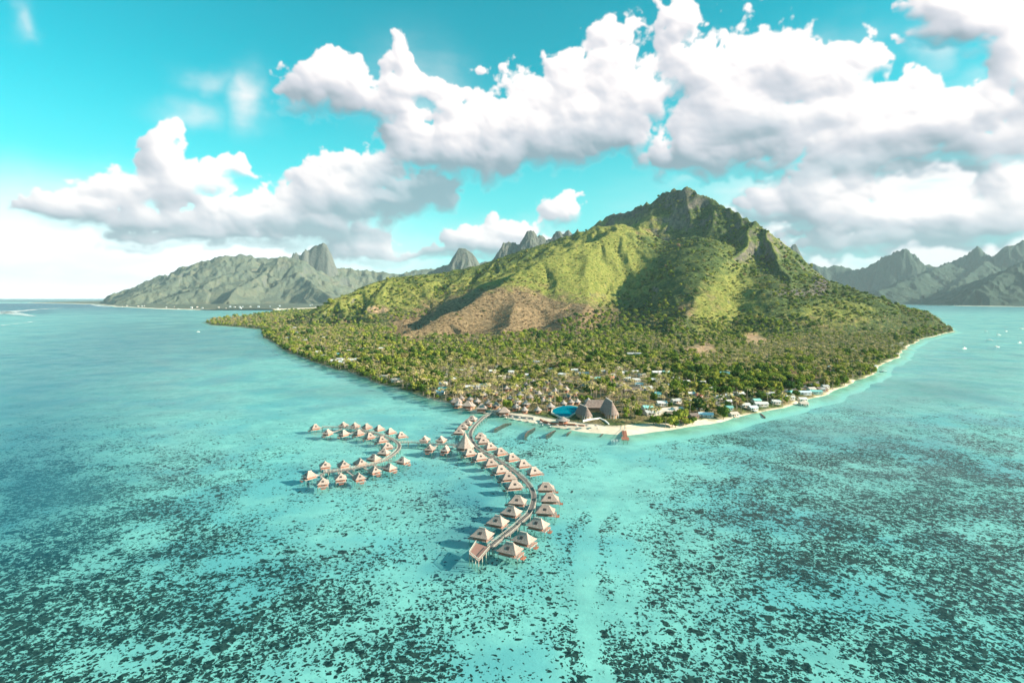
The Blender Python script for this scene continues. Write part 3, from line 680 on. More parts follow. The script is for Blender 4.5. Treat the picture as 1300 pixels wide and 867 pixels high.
def near_on(P, x, y):
    best = None
    for (ax, ay), (bx, by) in zip(P[:-1], P[1:]):
        ex, ey = bx-ax, by-ay; t = min(1, max(0, ((x-ax)*ex+(y-ay)*ey)/(ex*ex+ey*ey)))
        qx, qy = ax+t*ex, ay+t*ey; d = math.hypot(x-qx, y-qy)
        if best is None or d < best[0]: best = (d, qx, qy)
    return best
NUM = ['first','second','third','fourth','fifth','sixth','seventh','eighth','ninth','tenth','eleventh','twelfth','thirteenth','fourteenth','fifteenth','sixteenth','seventeenth','eighteenth','nineteenth','twentieth']
BUNG = []
def bl(lst, fmt, v, group): 
    for i, (x, y) in enumerate(lst): BUNG.append((x, y, fmt % NUM[i], v, group))
G1, G2, G3 = 'thatched bungalows along the main walkway', 'thatched bungalows on the bridge to the western loop', 'thatched bungalows around the western loop'
bl([(599.2,529.2),(593,534.3),(587.7,539.2),(583,545.5)], '%s of four overlapping thatched bungalows left of the walkway start, counted from the shore', 1, G1)
bl([(596,571.5),(609.2,577),(623,584.3),(635.4,592.8),(645.4,601.8),(653,612.3)], '%s thatched bungalow on the inner left side of the curve below the cone roofed pavilion', 0, G1)
bl([(657.2,631.8),(649.2,645),(632,657.4),(612.2,673.4)], '%s thatched bungalow left of the lower walkway, counted down towards the end platform', 0, G1)
bl([(610,551),(613.5,557),(622,564),(635,570.5),(649.5,577.6),(664,585.6),(677.7,594.8)], '%s thatched bungalow on the right outer side of the main walkway, counted from the beach', 0, G1)
bl([(693,615),(698,628.8),(692.5,643.6),(682.8,660.6),(664.8,679),(647.5,692)], '%s thatched bungalow with red deck past the gap on the right of the lower walkway', 2, G1)
bl([(539.2,554.6),(560,555)], '%s thatched bungalow on the shore side of the bridge, counted from the loop', 1, G2)
bl([(545.7,566),(566,567)], '%s thatched bungalow on the near side of the bridge, counted from the loop', 1, G2)
bl([(406.5,538.5),(434.6,537.2),(450.3,537.4),(465.4,538.6),(481,540.8),(495.4,544.6),(509.2,549.2)], '%s bungalow from the left in the back row of the loop\'s far arm', 1, G3)
bl([(416,546),(436.5,547),(455.4,546.5),(469.2,550.5),(484.6,555),(492,563),(487.5,570.5)], '%s bungalow from the left in the front inner row of the loop\'s far arm', 1, G3)
bl([(412.6,586.5),(436,585.4),(457.2,583),(474.6,577.7)], '%s bungalow from the left in the inner row of the loop\'s near arm', 1, G3)
bl([(393,599),(409.7,607.5),(432.3,601.8),(455.4,601.4),(475,592.8),(494.3,589.3),(511.2,581)], '%s bungalow from the left in the outer row of the loop\'s near arm', 1, G3)
for x, y, lab, v, grp in BUNG:
    X0, Y0, _ = wp(x, y, 4.0)
    line = MAINW if grp == G1 else (BRIDGE if grp == G2 else LOOP)
    d, qx, qy = near_on(line, X0, Y0)
    a = math.atan2(Y0-qy, X0-qx)
    if d < 5.2:                        # keep the eaves clear of the walkway
        X0, Y0 = qx+math.cos(a)*5.2, qy+math.sin(a)*5.2
    a += random.uniform(-.08, .08)
    sc_ = (0.70 if grp == G3 else 0.72 if grp == G2 else 0.78) if v == 1 else (0.78 if y > 600 else 0.76)
    o = empty('overwater_bungalow', (X0, Y0, -.55), a); o.scale = (sc_, sc_, sc_); tag(o, lab, 'bungalow', grp)
    for k in ('roof', 'floor', 'wall', 'glass_door', 'railing', 'swim_deck'): link(k, BD[k, v], o)
    x0, x1, y0, y1, ex, ey, rx = BD['span', v]
    for cx in (x0-.5, (x0+x1)/2, x1+1.9):
        for cy in (y0-.4, y1+.4): link('stilt', BD['stilt'], o, (cx, cy, 0))
    for cx in ((x0+x1)/2-1.3, (x0+x1)/2+1.3):
        link('window', BD['window', v], o, (cx, y0, 0)); link('window', BD['window', v], o, (cx, y1, 0), math.pi)
    link('ridge_cap', BD['ridge_cap', v], o)
    # the skylight sits half way up the roof slope that looks to the lagoon's open side
    best = None
    for k, (nx, ny, run, half) in enumerate(((1, 0, ex-rx, ex), (-1, 0, ex-rx, ex), (0, 1, ey, ey), (0, -1, ey, ey))):
        wy2 = math.sin(a)*nx+math.cos(a)*ny
        if best is None or wy2 < best[0]: best = (wy2, nx, ny, run, half)
    _, nx, ny, run, half = best
    t_ = 0.5; z = 3.7+3.65*(t_-.25*.35)+.06; dist = half-run*t_
    s_ = link('skylight', BD['skylight'], o, (nx*dist, ny*dist, z)); s_.rotation_euler = Vector((nx*3.65, ny*3.65, run)).to_track_quat('Z', 'Y').to_euler()
    # short gangway to the shared walk
    L = max(.6, math.hypot(X0-qx, Y0-qy)/sc_+x0-1.0)
    mb = MB(); mb.box(x0-.9-L, x0-.905, -.7, .7, 1.72, 1.93)
    for sy in (-.68, .62): mb.box(x0-.9-L, x0-.905, sy, sy+.06, 2.7, 2.78)
    link('gangway', mb.mesh('gangway', M['greywood']), o)

# the tall pavilion at the fork
def cone_roof(mb, r, z0, z1, n=10, th=.35, m=0):
    N = 6; vs = []; fs = []
    for k in range(N):
        t = k/N; z = z0+(z1-z0)*(t-.09*math.sin(math.pi*t)); rr_ = r*(1-t)
        vs += [(rr_*math.cos(2*math.pi*i/n), rr_*math.sin(2*math.pi*i/n), z) for i in range(n)]
    vs.append((0, 0, z1)); ap = len(vs)-1
    for k in range(N-1):
        for i in range(n): fs.append((k*n+i, k*n+(i+1) % n, (k+1)*n+(i+1) % n, (k+1)*n+i))
    for i in range(n): fs.append(((N-1)*n+i, (N-1)*n+(i+1) % n, ap))
    b = len(vs); vs += [(r*.98*math.cos(2*math.pi*i/n), r*.98*math.sin(2*math.pi*i/n), z0-th) for i in range(n)]
    for i in range(n): fs.append((b+i, b+(i+1) % n, (i+1) % n, i))
    fs.append(tuple(b+i for i in range(n))[::-1])
    mb.add(vs, fs, m)
X0, Y0, _ = wp(590.5, 562, 6)
o = empty('pavilion', (X0, Y0, 0)); tag(o, 'tall pointed cone roofed pavilion where the bridge meets the main walkway', 'pavilion')
mb = MB(); cone_roof(mb, 6.2, 3.9, 12.5, 8); link('roof', mb.mesh('roof', M['thatch']), o)
mb = MB(); mb.tube((0, 0, 1.7), (0, 0, 1.95), 6, 6, 8); link('floor', mb.mesh('floor', M['greywood']), o)
mb = MB(); mb.tube((0, 0, 1.96), (0, 0, 3.2), 3.2, 3.2, 8); link('bar_counter', mb.mesh('bar_counter', M['redwood']), o)
mb = MB(); mb.tube((0, 0, 12.3), (0, 0, 13.1), .25, .1, 6); link('finial', mb.mesh('finial', M['ridge']), o)
for i in range(8):
    c, s = math.cos(math.pi*i/4), math.sin(math.pi*i/4)
    mb = MB(); mb.tube((5.2*c, 5.2*s, 1.95), (5.2*c, 5.2*s, 4.3), .15, .15, 6); link('column', mb.mesh('column', M['pile']), o)
    mb = MB(); mb.tube((5*c, 5*s, -2.8), (5*c, 5*s, 1.7), .18, .18, 6); link('stilt', mb.mesh('stilt', M['pile']), o)

# walkways
def resample(P, step):
    out = [Vector((P[0][0], P[0][1], 0))]
    acc = 0
    pts = [Vector((p[0], p[1], 0)) for p in P]
    # smooth by Catmull-Rom
    sm = []
    for i in range(len(pts)-1):
        a = pts[max(i-1, 0)]; b = pts[i]; c = pts[i+1]; d = pts[min(i+2, len(pts)-1)]
        for k in range(12):
            t = k/12
            sm.append(.5*((2*b)+(c-a)*t+(2*a-5*b+4*c-d)*t*t+(-a+3*b-3*c+d)*t**3))
    sm.append(pts[-1]); out = [sm[0]]; rem = step
    for a, b in zip(sm[:-1], sm[1:]):
        L = (b-a).length; pos = 0
        while L-pos >= rem:
            pos += rem; out.append(a+(b-a)*(pos/L)); rem = step
        rem -= L-pos
    if (out[-1]-sm[-1]).length > .3: out.append(sm[-1])
    return out
def walkway(name, label, P, width, step=7.0, zt=1.5, rail=True):
    fine = resample(P, 2.0); o = empty(name, (fine[0].x, fine[0].y, 0)); tag(o, label, 'walkway'); off = fine[0]
    def norm(pts, i):
        d = (pts[min(i+1, len(pts)-1)]-pts[max(i-1, 0)]).normalized(); return Vector((-d.y, d.x, 0))
    vs = []; fs = []
    for i, p in enumerate(fine):
        n = norm(fine, i)*width/2
        for q, z in ((p-n, zt-.2), (p+n, zt-.2), (p+n, zt), (p-n, zt)): vs.append((q.x-off.x, q.y-off.y, z))
    for i in range(len(fine)-1):
        for k in range(4): fs.append((4*i+k, 4*i+(k+1) % 4, 4*i+4+(k+1) % 4, 4*i+4+k))
    fs += [(3, 2, 1, 0), tuple(len(vs)-4+k for k in range(4))]
    mb = MB().add(vs, fs); link('deck', mb.mesh('deck', M['darkdeck']), o)
    if rail:
        for s in (-1, 1):
            mb = MB()
            for i, p in enumerate(fine):
                q = p+norm(fine, i)*s*(width/2-.08)-off
                mb.box(q.x-.06, q.x+.06, q.y-.06, q.y+.06, zt+.003, zt+.95)
                if i < len(fine)-1:
                    q2 = fine[i+1]+norm(fine, i+1)*s*(width/2-.08)-off
                    mb.bar((q.x, q.y, zt+1.0), (q2.x, q2.y, zt+1.0), .11, .07); mb.bar((q.x, q.y, zt+.5), (q2.x, q2.y, zt+.5), .06, .07)
            link('railing', mb.mesh('railing', M['railwood']), o)
    co = resample(P, step)
    for i, p in enumerate(co):
        n = norm(co, i)*(width/2-.25); a = p-n-off; b = p+n-off
        mb = MB(); mb.tube((a.x, a.y, -2.8), (a.x, a.y, zt-.45), .18, .18, 6); mb.tube((b.x, b.y, -2.8), (b.x, b.y, zt-.45), .18, .18, 6); mb.bar((a.x, a.y, zt-.33), (b.x, b.y, zt-.33), .25, .25)
        link('pile_bent', mb.mesh('pile_bent', M['pile']), o)
    return o
walkway('walkway', 'long curved timber walkway from the beach to the end platform between bungalows', MAINW, 2.6)
walkway('walkway', 'straight timber bridge with pale railings crossing to the western loop of bungalows', BRIDGE, 2.2)
walkway('walkway', 'hook shaped timber walkway serving the western loop of bungalows', LOOP, 2.4)

# end platform
cn = [Vector(wp(x, y, 2.0)) for x, y in ((604.5,689),(622,695.5),(607.5,712.5),(595.5,703))]
c0 = sum(cn, Vector())/4; o = empty('jetty_platform', (c0.x, c0.y, 0)); tag(o, 'red-brown boarded end platform with pale railings at the tip of the main walkway', 'platform')
P = [(p.x-c0.x, p.y-c0.y) for p in cn]
mb = MB().add([(x, y, 1.85) for x, y in P]+[(x, y, 2.06) for x, y in P], [(3,2,1,0),(4,5,6,7),(0,1,5,4),(1,2,6,5),(2,3,7,6),(3,0,4,7)]); link('deck', mb.mesh('deck', M['deckwood']), o)
for i in (1, 2, 3):
    a = Vector((*P[i], 0)); b = Vector((*P[(i+1) % 4], 0)); mb = MB(); n = int((b-a).length/1.0)
    for k in range(n):
        q = a+(b-a)*((k+.5)/n); mb.box(q.x-.13, q.x+.13, q.y-.13, q.y+.13, 2.063, 3.0)
    mb.bar((a.x, a.y, 3.06), (b.x, b.y, 3.06), .2, .1); link('railing', mb.mesh('railing', M['railwood']), o)
for i in range(4):
    a = Vector((*P[i], 0)); b = Vector((*P[(i+1) % 4], 0))
    for k in range(3):
        q = a+(b-a)*(k/3); q = q*.96; mb = MB(); mb.tube((q.x, q.y, -2.8), (q.x, q.y, 1.85), .2, .2, 6); link('pile', mb.mesh('pile', M['pile']), o)
# ------------------------------------------------------------------ vegetation sources
def leaf_mat(name, stops, trans=0.25, scale=0.5):
    m, t, out = new_mat(name)
    oi = t.node('ShaderNodeObjectInfo').outputs['Random']
    cr = t.node('ShaderNodeValToRGB'); t.l.new(oi, cr.inputs[0]); e = cr.color_ramp.elements
    e[0].position = stops[0][0]; e[0].color = (*stops[0][1], 1); e[1].position = stops[-1][0]; e[1].color = (*stops[-1][1], 1)
    for p, c in stops[1:-1]: k = e.new(p); k.color = (*c, 1)
    n = t.noise(t.pos(), scale, 4, 0.65)
    c = t.vm('SCALE', cr.outputs[0], scale=t.ss(0.3, 0.7, n, 0.65, 1.35))
    d = t.node('ShaderNodeBsdfDiffuse'); t.l.new(c, d.inputs[0]); tr = t.node('ShaderNodeBsdfTranslucent'); t.l.new(c, tr.inputs[0])
    mx = t.node('ShaderNodeMixShader'); mx.inputs[0].default_value = trans
    t.l.new(d.outputs[0], mx.inputs[1]); t.l.new(tr.outputs[0], mx.inputs[2]); t.l.new(mx.outputs[0], out.inputs[0])
    return m
LM = leaf_mat('broad_leaves', [(0, (.035, .08, .022)), (.25, (.085, .15, .025)), (.55, (.17, .23, .035)), (.85, (.27, .29, .05)), (.94, (.32, .34, .06)), (1, (.26, .18, .11))])
PM = leaf_mat('palm_fronds', [(0, (.13, .16, .04)), (.35, (.26, .25, .08)), (.7, (.40, .33, .14)), (1, (.52, .41, .22))], .2)
SM = leaf_mat('shrub_leaves', [(0, (.045, .08, .022)), (.35, (.10, .14, .03)), (.7, (.17, .18, .045)), (1, (.25, .225, .065))], .2, .25)
DM = leaf_mat('dry_shrub', [(0, (.12, .09, .05)), (.5, (.20, .14, .09)), (1, (.28, .22, .12))], .1, .25)
BK = simple('bark', (.13, .10, .08, 1), (.24, .19, .15, 1), 3, .9)
PB = simple('palm_bark', (.24, .20, .16, 1), (.38, .32, .26, 1), 3, .9)
def np_mesh(name, V, Fq, mats, mi=None):
    me = bpy.data.meshes.new(name); me.from_pydata(V, [], Fq); me.update()
    for m in mats: me.materials.append(m)
    if mi is not None: me.polygons.foreach_set('material_index', mi)
    return me
def crown(rg, nleaf, mat, flat=1.0, core=True, lobes=8):
    """crown of radius about 1 on z 0.5..2: leaf clumps on uneven lobes round a solid heart"""
    mb = MB(); L = []
    for i in range(lobes):
        a = rg.uniform(0, 2*math.pi); r = rg.uniform(.15, .62); z = rg.uniform(.75, 1.55)
        L.append((r*math.cos(a), r*math.sin(a), z*flat, rg.uniform(.34, .56)))
    L.append((0, 0, 1.2*flat, .62))
    if core:
        for x, y, z, r in L:
            vs = []; n = 6
            for k, (ct, st) in enumerate(((-.85, .5), (-.2, .98), (.5, .86))):
                for i in range(n):
                    a = 2*math.pi*(i+.5*k)/n; q = r*.82*rg.uniform(.8, 1.1)
                    vs.append((x+q*st*math.cos(a), y+q*st*math.sin(a), z+q*ct*flat))
            vs.append((x, y, z+r*.85*flat)); fs = []
            for k in range(2):
                for i in range(n): fs.append((k*n+i, k*n+(i+1) % n, (k+1)*n+(i+1) % n, (k+1)*n+i))
            for i in range(n): fs.append((2*n+i, 2*n+(i+1) % n, 3*n))
            fs.append(tuple(range(n))[::-1]); mb.add(vs, fs)
    for _ in range(nleaf):
        x, y, z, r = rg.choice(L)
        ct = rg.uniform(-.5, 1); a = rg.uniform(0, 2*math.pi); st = math.sqrt(1-ct*ct)
        d = Vector((st*math.cos(a), st*math.sin(a), ct)); q = r*rg.uniform(.82, 1.15)
        c = Vector((x, y, z))+Vector((d.x*q, d.y*q, d.z*q*flat))
        nrm = (d+Vector((rg.gauss(0, .55), rg.gauss(0, .55), rg.gauss(0, .55)))).normalized()
        u = nrm.orthogonal().normalized(); w = nrm.cross(u); s = rg.uniform(.09, .2)
        ph = rg.uniform(0, 6); u, w = u*math.cos(ph)+w*math.sin(ph), w*math.cos(ph)-u*math.sin(ph)
        mb.add([c-u*s, c-w*s*.6, c+u*s, c+w*s*.7], [(0, 1, 2, 3)])
    return mb
def trunk_mb(rg, h=1.1, r=.07):
    mb = MB(); mb.tube((0, 0, -.15), (rg.uniform(-.05, .05), rg.uniform(-.05, .05), h*.6), r, r*.7, 6)
    for i in range(3):
        a = i*2.1+rg.uniform(0, 1); mb.tube((0, 0, h*.45), (.4*math.cos(a), .4*math.sin(a), h), r*.5, r*.25, 5)
    return mb
def palm_crown(rg, nf, nseg, top):
    mb = MB()
    for i in range(nf):
        a = 2*math.pi*i/nf+rg.uniform(-.25, .25); up = rg.uniform(-.1, .75); L = rg.uniform(3.6, 4.8)
        p = Vector((0, 0, 0)); pts = [p.copy()]; ang_ = up
        for k in range(nseg):
            p = p+Vector((math.cos(a)*math.cos(ang_), math.sin(a)*math.cos(ang_), math.sin(ang_)))*(L/nseg); ang_ -= 1.35/nseg; pts.append(p.copy())
        side = Vector((-math.sin(a), math.cos(a), 0)); vs = []; fs = []
        for k, q in enumerate(pts):
            w = (.25, .62, .60, .42, .06)[min(4, round(k*4/nseg))]*1.05
            vs += [q+side*w+Vector((0, 0, -w*.45)), q, q-side*w+Vector((0, 0, -w*.45))]
        for k in range(nseg): b = 3*k; fs += [(b, b+1, b+4, b+3), (b+1, b+2, b+5, b+4)]
        mb.add([(v.x+top[0], v.y+top[1], v.z+top[2]) for v in vs], fs)
    return mb
def palm_trunk(top, n=4, r0=.26, r1=.14, sides=6):
    mb = MB(); pr = Vector((0, 0, -.5))
    for k in range(1, n+1):
        t = k/n; q = Vector((top[0]*t*t, top[1]*t*t, top[2]*t)); mb.tube(pr, q, r0+(r1-r0)*(t-1/n), r0+(r1-r0)*t, sides); pr = q
    return mb
rg = random.Random(3)
TREES = []; PALMS = []
for i in range(6):
    TREES.append((crown(rg, 330, LM, rg.uniform(.75, 1.1)).mesh('crown', LM), trunk_mb(rg).mesh('trunk', BK)))
for i in range(5):
    top = (rg.uniform(-1.6, 1.6), rg.uniform(-1.6, 1.6), rg.uniform(9, 12))
    PALMS.append((palm_crown(rg, 15, 4, top).mesh('crown', PM), palm_trunk(top).mesh('trunk', PB)))
def src_collection(name, meshes):
    c = bpy.data.collections.new(name)
    for k, me in enumerate(meshes): c.objects.link(bpy.data.objects.new('%s_%02d' % (name, k), me))
    return c
def joined(a, b, ma, mb_):
    v = MB(); v.add(a.v, a.f, 0); v.add(b.v, b.f, 1); return v.mesh('tree_source', [ma, mb_])
SRC_T = src_collection('tree_source', [joined(crown(rg, 120, LM, rg.uniform(.7, 1.05), lobes=6), trunk_mb(rg), LM, BK) for i in range(6)])
pl = []
for i in range(4):
    top = (rg.uniform(-1.6, 1.6), rg.uniform(-1.6, 1.6), rg.uniform(9, 12)); pl.append(joined(palm_crown(rg, 11, 3, top), palm_trunk(top, 2, .28, .2, 4), PM, PB))
SRC_P = src_collection('palm_source', pl)
def shrub(mat):
    return crown(rg, 60, mat, .6, lobes=4).mesh('shrub_source', mat)
SRC_S = src_collection('shrub_source', [shrub(SM) for i in range(4)])
SRC_D = src_collection('dry_source', [shrub(DM) for i in range(3)])
def scatter(name, label, cat, pts, rot, scl, idx, coll):
    me = bpy.data.meshes.new(name); n = len(pts); me.vertices.add(n); me.vertices.foreach_set('co', np.asarray(pts, np.float32).ravel())
    a = me.attributes.new('rot', 'FLOAT_VECTOR', 'POINT'); r3 = np.zeros((n, 3), np.float32); r3[:, 2] = rot; a.data.foreach_set('vector', r3.ravel())
    a = me.attributes.new('scl', 'FLOAT_VECTOR', 'POINT'); a.data.foreach_set('vector', np.asarray(scl, np.float32).ravel())
    a = me.attributes.new('pick', 'INT', 'POINT'); a.data.foreach_set('value', np.asarray(idx, np.int32))
    o = link(name, me); tag(o, label, cat, kind='stuff')
    g = bpy.data.node_groups.new(name+'_nodes', 'GeometryNodeTree')
    g.interface.new_socket('Geometry', in_out='INPUT', socket_type='NodeSocketGeometry'); g.interface.new_socket('Geometry', in_out='OUTPUT', socket_type='NodeSocketGeometry')
    N = g.nodes; gi = N.new('NodeGroupInput'); go = N.new('NodeGroupOutput'); ip = N.new('GeometryNodeInstanceOnPoints'); ci = N.new('GeometryNodeCollectionInfo')
    ci.inputs['Collection'].default_value = coll; ci.inputs['Separate Children'].default_value = True; ci.inputs['Reset Children'].default_value = True
    def na(nm, ty):
        q = N.new('GeometryNodeInputNamedAttribute'); q.data_type = ty; q.inputs['Name'].default_value = nm; return q.outputs['Attribute']
    l = g.links; l.new(gi.outputs[0], ip.inputs['Points']); l.new(ci.outputs[0], ip.inputs['Instance']); ip.inputs['Pick Instance'].default_value = True
    l.new(na('pick', 'INT'), ip.inputs['Instance Index']); l.new(na('rot', 'FLOAT_VECTOR'), ip.inputs['Rotation']); l.new(na('scl', 'FLOAT_VECTOR'), ip.inputs['Scale'])
    l.new(ip.outputs[0], go.inputs[0]); md = o.modifiers.new('scatter', 'NODES'); md.node_group = g
    return o

# ------------------------------------------------------------------ village: positions first, so the wood can leave room
def Hs(x, y): return float(H(np.array([[x]]), np.array([[y]]))[0, 0])
def ground(px_, py_, up=0.0):
    z = 5.0
    for _ in range(4):
        x, y, _z = wp(px_, py_, z+up); z = Hs(x, y)
    return x, y, z
HOUSES = [  # survey column, row, roof, kind, rotation
 (563,474.5,'white','g',.1),(563,484.5,'white','g',.0),(562,491.5,'teal','g',.1),(588.5,467.5,'white','g',.2),(601,465.5,'white','h',.1),(648.5,470,'white','g',-.1),(637,476,'beige','g',.1),(596,489,'white','g',.2),(614,487,'white','l',.3),
 (606,488.5,'grey','g',.1),(715.5,473,'white','l',-.05),(683,457,'white','l',-.15),(658.5,452.5,'white','g',0),(747,477.5,'beige','g',.0),(758.5,478.5,'teal','g',.05),(633,464,'grey','g',.1),
 (777,474.5,'white','g',.9),(786,464.5,'beige','g',.2),(774,477,'red','g',.4),(807.5,480,'white','g',.1),(806,470,'white','g',0),(811,485.5,'white','g',.1),(820,464.5,'grey','g',.1),(831,479.5,'white','l',0),(834,470.5,'white','l',0),(845.5,470.5,'teal','g',.1),(858.5,478.5,'white','g',.1),
 (894.5,483,'white','l',.1),(899,474.5,'white','g',.1),(837,497.5,'teal','g',-.3),(805,493,'brown','L',-.1),(886,499,'red','h',.2),(880,506,'white','g',.1),(885.5,513,'white','g',.5),(851,518,'beige','L',.1),(827.5,520.5,'grey','l',.1),(821.5,514.5,'teal','g',.1),(896,523,'pale_blue','l',-.4),(880,524,'brown','g',.3),(805,447.5,'grey','L',-.25),
 (878,497,'white','g',.2),(913,501,'grey','g',.1),(926,499.5,'white','g',-.2),(925.5,507,'white','g',.3),(924.5,514.5,'teal','g',.1),(931,523,'beige','g',.1),(946,511,'white','g',.1),(966,509.5,'white','l',.1),(955.5,516,'pale_blue','g',.2),(960,505.5,'teal','g',.2),
 (1004.5,495.5,'teal','h',.1),(1003,501.5,'white','g',.1),(1021.5,495.5,'pale_blue','l',.1),(1035.5,494.5,'teal','l',0),(1043,491.5,'brown','l',.1),(1018.5,504,'white','g',.0),(1020,510,'beige','g',.2),(921,471.5,'teal','L',.1),(900,471.5,'white','g',.1),(997,476,'grey','g',.1),(1030,491,'beige','g',.1),
 (1080.5,442.5,'white','l',.1),(1067,464,'white','h',.1),(1054.5,464,'pale_blue','g',.1),(1066,476,'beige','g',.2),(1131.5,437.5,'white','l',.1),(1144,434,'pale_blue','g',.1),(1138,445.5,'white','g',.2),(1093,451,'teal','g',.1),(1087,461,'teal','g',.1),(1107,462.5,'grey','l',.1),(1042,491.5,'grey','g',0),(1033,494.5,'teal','g',.1),(1047,488,'grey','g',.1),
 (374,414.5,'white','g',.1),(382,427.5,'white','l',.5),(365,427.5,'white','g',.1),(404,445,'white','g',.1),(411,450,'white','g',.2),(423.5,456,'white','g',.1),(431,454,'grey','g',.1),(444,455,'white','L',.2),(433.5,457.5,'pale_blue','g',.1),(458,441.5,'white','l',.1),(484,440.5,'white','g',.1),(533,448.5,'white','g',.1),(412,427,'beige','g',.1),(442,443.5,'beige','g',.1),(488,476,'beige','g',.2),(504,480,'beige','l',.3),(559,495.5,'pale_blue','g',.1),(377,421,'pale_blue','g',.1),(427,448,'teal','g',.1),(388,430,'white','g',.1),
 (576,479,'white','g',.1),(625,469,'white','g',.2),(671,474,'white','g',0),(697,467,'grey','g',.1),(729,468,'white','g',.1),(741,472,'grey','l',.1),(792,471,'white','g',.3),(796,478,'white','g',-.1),(815,474,'beige','g',.2),(820,490,'white','l',.05),(846,487,'grey','g',.1),(860,489,'beige','g',.2),(871,482,'white','g',.0),(788,486,'beige','g',.1),(840,509,'white','g',.2),(858,506,'grey','g',.1),(905,491,'white','g',.1),(940,497,'white','g',.1),(978,497,'grey','g',.2),(985,507,'white','g',.1),(765,469,'white','g',.1),
]
GARDEN = [(582,512.5),(598.5,514.6),(612.4,518.5),(597,505.4),(606,507.7),(620,510),(630,513),(634,521.5),(647.7,503.8),(640,499.2),(655.4,515.4),(666,518.5),(668,511),(683,518.5),(699,514.6),(689,507),(715.4,510),(698,507.5),(667.7,487),(649,490.8),(677,483),(694,484),(710.8,487),(729,497),(666,494.6),(643,491.5),(655.4,489),(741.5,488.5),(689,501),(576,508),(720,502),(733,508),(681,495),(705,495),(660,500),(692,491),(635,505),(628,497),(614,500),(719,493),(700,499),(673,503),(657,508),(725,508.5),(747,508),(586,504),(672,491),(684,499)]
BEACHB = [(580.5,511.5),(594,515.5),(611.5,520),(640,524)]
house_pos = []          # x, y, z, half width, roof height
HP = []
for q in HOUSES:
    x, y, z = ground(q[0], q[1]+1.0, 3.0); w_ = {'g': 4.2, 'h': 4.4, 'l': 6.2, 'L': 10}[q[3]]
    HP.append((q, x, y, z, w_)); house_pos.append((x, y, w_+1.5, 3.6))
GP = []
for q in GARDEN: x, y, z = ground(q[0], q[1], 3.5); GP.append((x, y, z)); house_pos.append((x, y, 4.0, 4.6))
BP = []
for q in BEACHB: x, y, z = ground(q[0], q[1], 3.5); BP.append((x, y, max(z, 1.5))); house_pos.append((x, y, 5.0, 4.6))
ROAD = [ground(*q)[:2] for q in ((560,466),(600,472),(640,478),(680,482),(700,482.5),(730,484.5),(760,486.5),(790,489),(820,491.5),(850,493),(880,495.5),(910,497),(950,499),(990,497),(1030,489),(1060,478))]
SIDE = [ground(*q)[:2] for q in ((903,500),(908,508),(915,516),(922,524))]
POOL = [ground(*q)[:2] for q in ((702,520.5),(708,517.5),(716,515.3),(725,515.2),(734,517),(734,522),(728,526),(722,530.5),(712,531),(706,527.5),(701,525))]
POOLZ = max(Hs(*p) for p in POOL)+.15

# ------------------------------------------------------------------ where everything green grows
def gather():
    du = dl = 0.0082
    us = np.arange(-1.0, 1.02, du); ls = np.arange(math.log(425), math.log(4200), dl)
    U, L = np.meshgrid(us, ls); U = U+rng.uniform(-.5, .5, U.shape)*du; L = L+rng.uniform(-.5, .5, L.shape)*dl
    y = np.exp(L).ravel(); x = (U.ravel())*y
    z, sd = H(x[None], y[None], True); z = z[0]; sd = sd[0]
    ok = (sd > 2.0) & (z > .3)
    x, y, z, sd = x[ok], y[ok], z[ok], sd[ok]
    px_, py_ = PXY(x, y, z)
    s = np.maximum(6.4, y*du); keep = rng.random(len(x)) < (y*du/s)**2*1.15
    ptd = lambda P: poly_d(x, y, P)
    keep &= ptd(ROAD) > 5; keep &= ptd(SIDE) > 3
    keep &= poly_sd(x, y, np.array(POOL)) < -4
    return [a[keep] for a in (x, y, z, sd, px_, py_)]
tx, ty, tz, tsd, tpx, tpy = gather()
n = len(tx); rnd = rng.random(n)
conc = (H((tx+28)[None], ty[None])+H((tx-28)[None], ty[None])+H(tx[None], (ty+28)[None])+H(tx[None], (ty-28)[None]))[0]/4-tz
pn = fbm(tx/70, ty/70, 3, 201); hotel = np.clip(blob(tpx, tpy, [(680,500,110,26,1.2),(760,505,60,25,.8)]), 0, 1)
palmy = np.clip(0.28+hotel*.6+blob(tpx, tpy, [(1130,410,80,22,.7),(1100,440,70,20,.35),(420,430,110,20,.35),(600,470,60,20,.3),(960,450,70,18,.4),(1020,440,60,14,.4),(330,410,60,10,.5),(830,520,40,15,.5)])+(pn-.5)*1.2, .03, .9)
slope_zone = sstep(28, 60, tz)
gr_ = blob(tpx, tpy, [(760,340,70,45,1.0),(700,360,60,25,.6),(930,400,35,55,.9),(900,400,20,30,.8),(1060,400,60,22,.5),(970,310,50,25,.4),(820,285,60,12,.7)])
dr_ = blob(tpx, tpy, [(590,410,75,28,1.1),(680,395,90,22,.9),(640,380,50,20,.7),(720,425,60,14,.6),(520,420,25,14,.9),(889,446,21,6,1.5)])
dens = (1-slope_zone)*1.0+slope_zone*np.clip(.62-gr_*.55-dr_*.35+(fbm(tx/90, ty/90, 3, 211)-.5)*1.8+conc*.16, .06, 1)
dens = dens*(1-np.clip(dr_, 0, 1)*.6*(1-slope_zone))
dens = dens*(1-hotel*.12)*(1-.18*(1-slope_zone)*np.clip(blob(tpx, tpy, [(820,480,90,30,1),(620,480,70,20,.8),(940,500,70,20,.7)]), 0, 1))*(1-np.clip(blob(tpx, tpy, [(889,446,22,7,1.5),(958,430,14,6,1.2),(965,433,14,4,1.2),(760,538,45,8,1.5),(700,536,60,7,1.6),(640,527,30,4,1.2),(640,533,40,5,1.2),(760,520,34,12,1.3),(805,492,16,4,.9),(722,523,20,9,1.3),(815,540,14,8,.8)]), 0, 1))
alive = rng.random(n) < dens
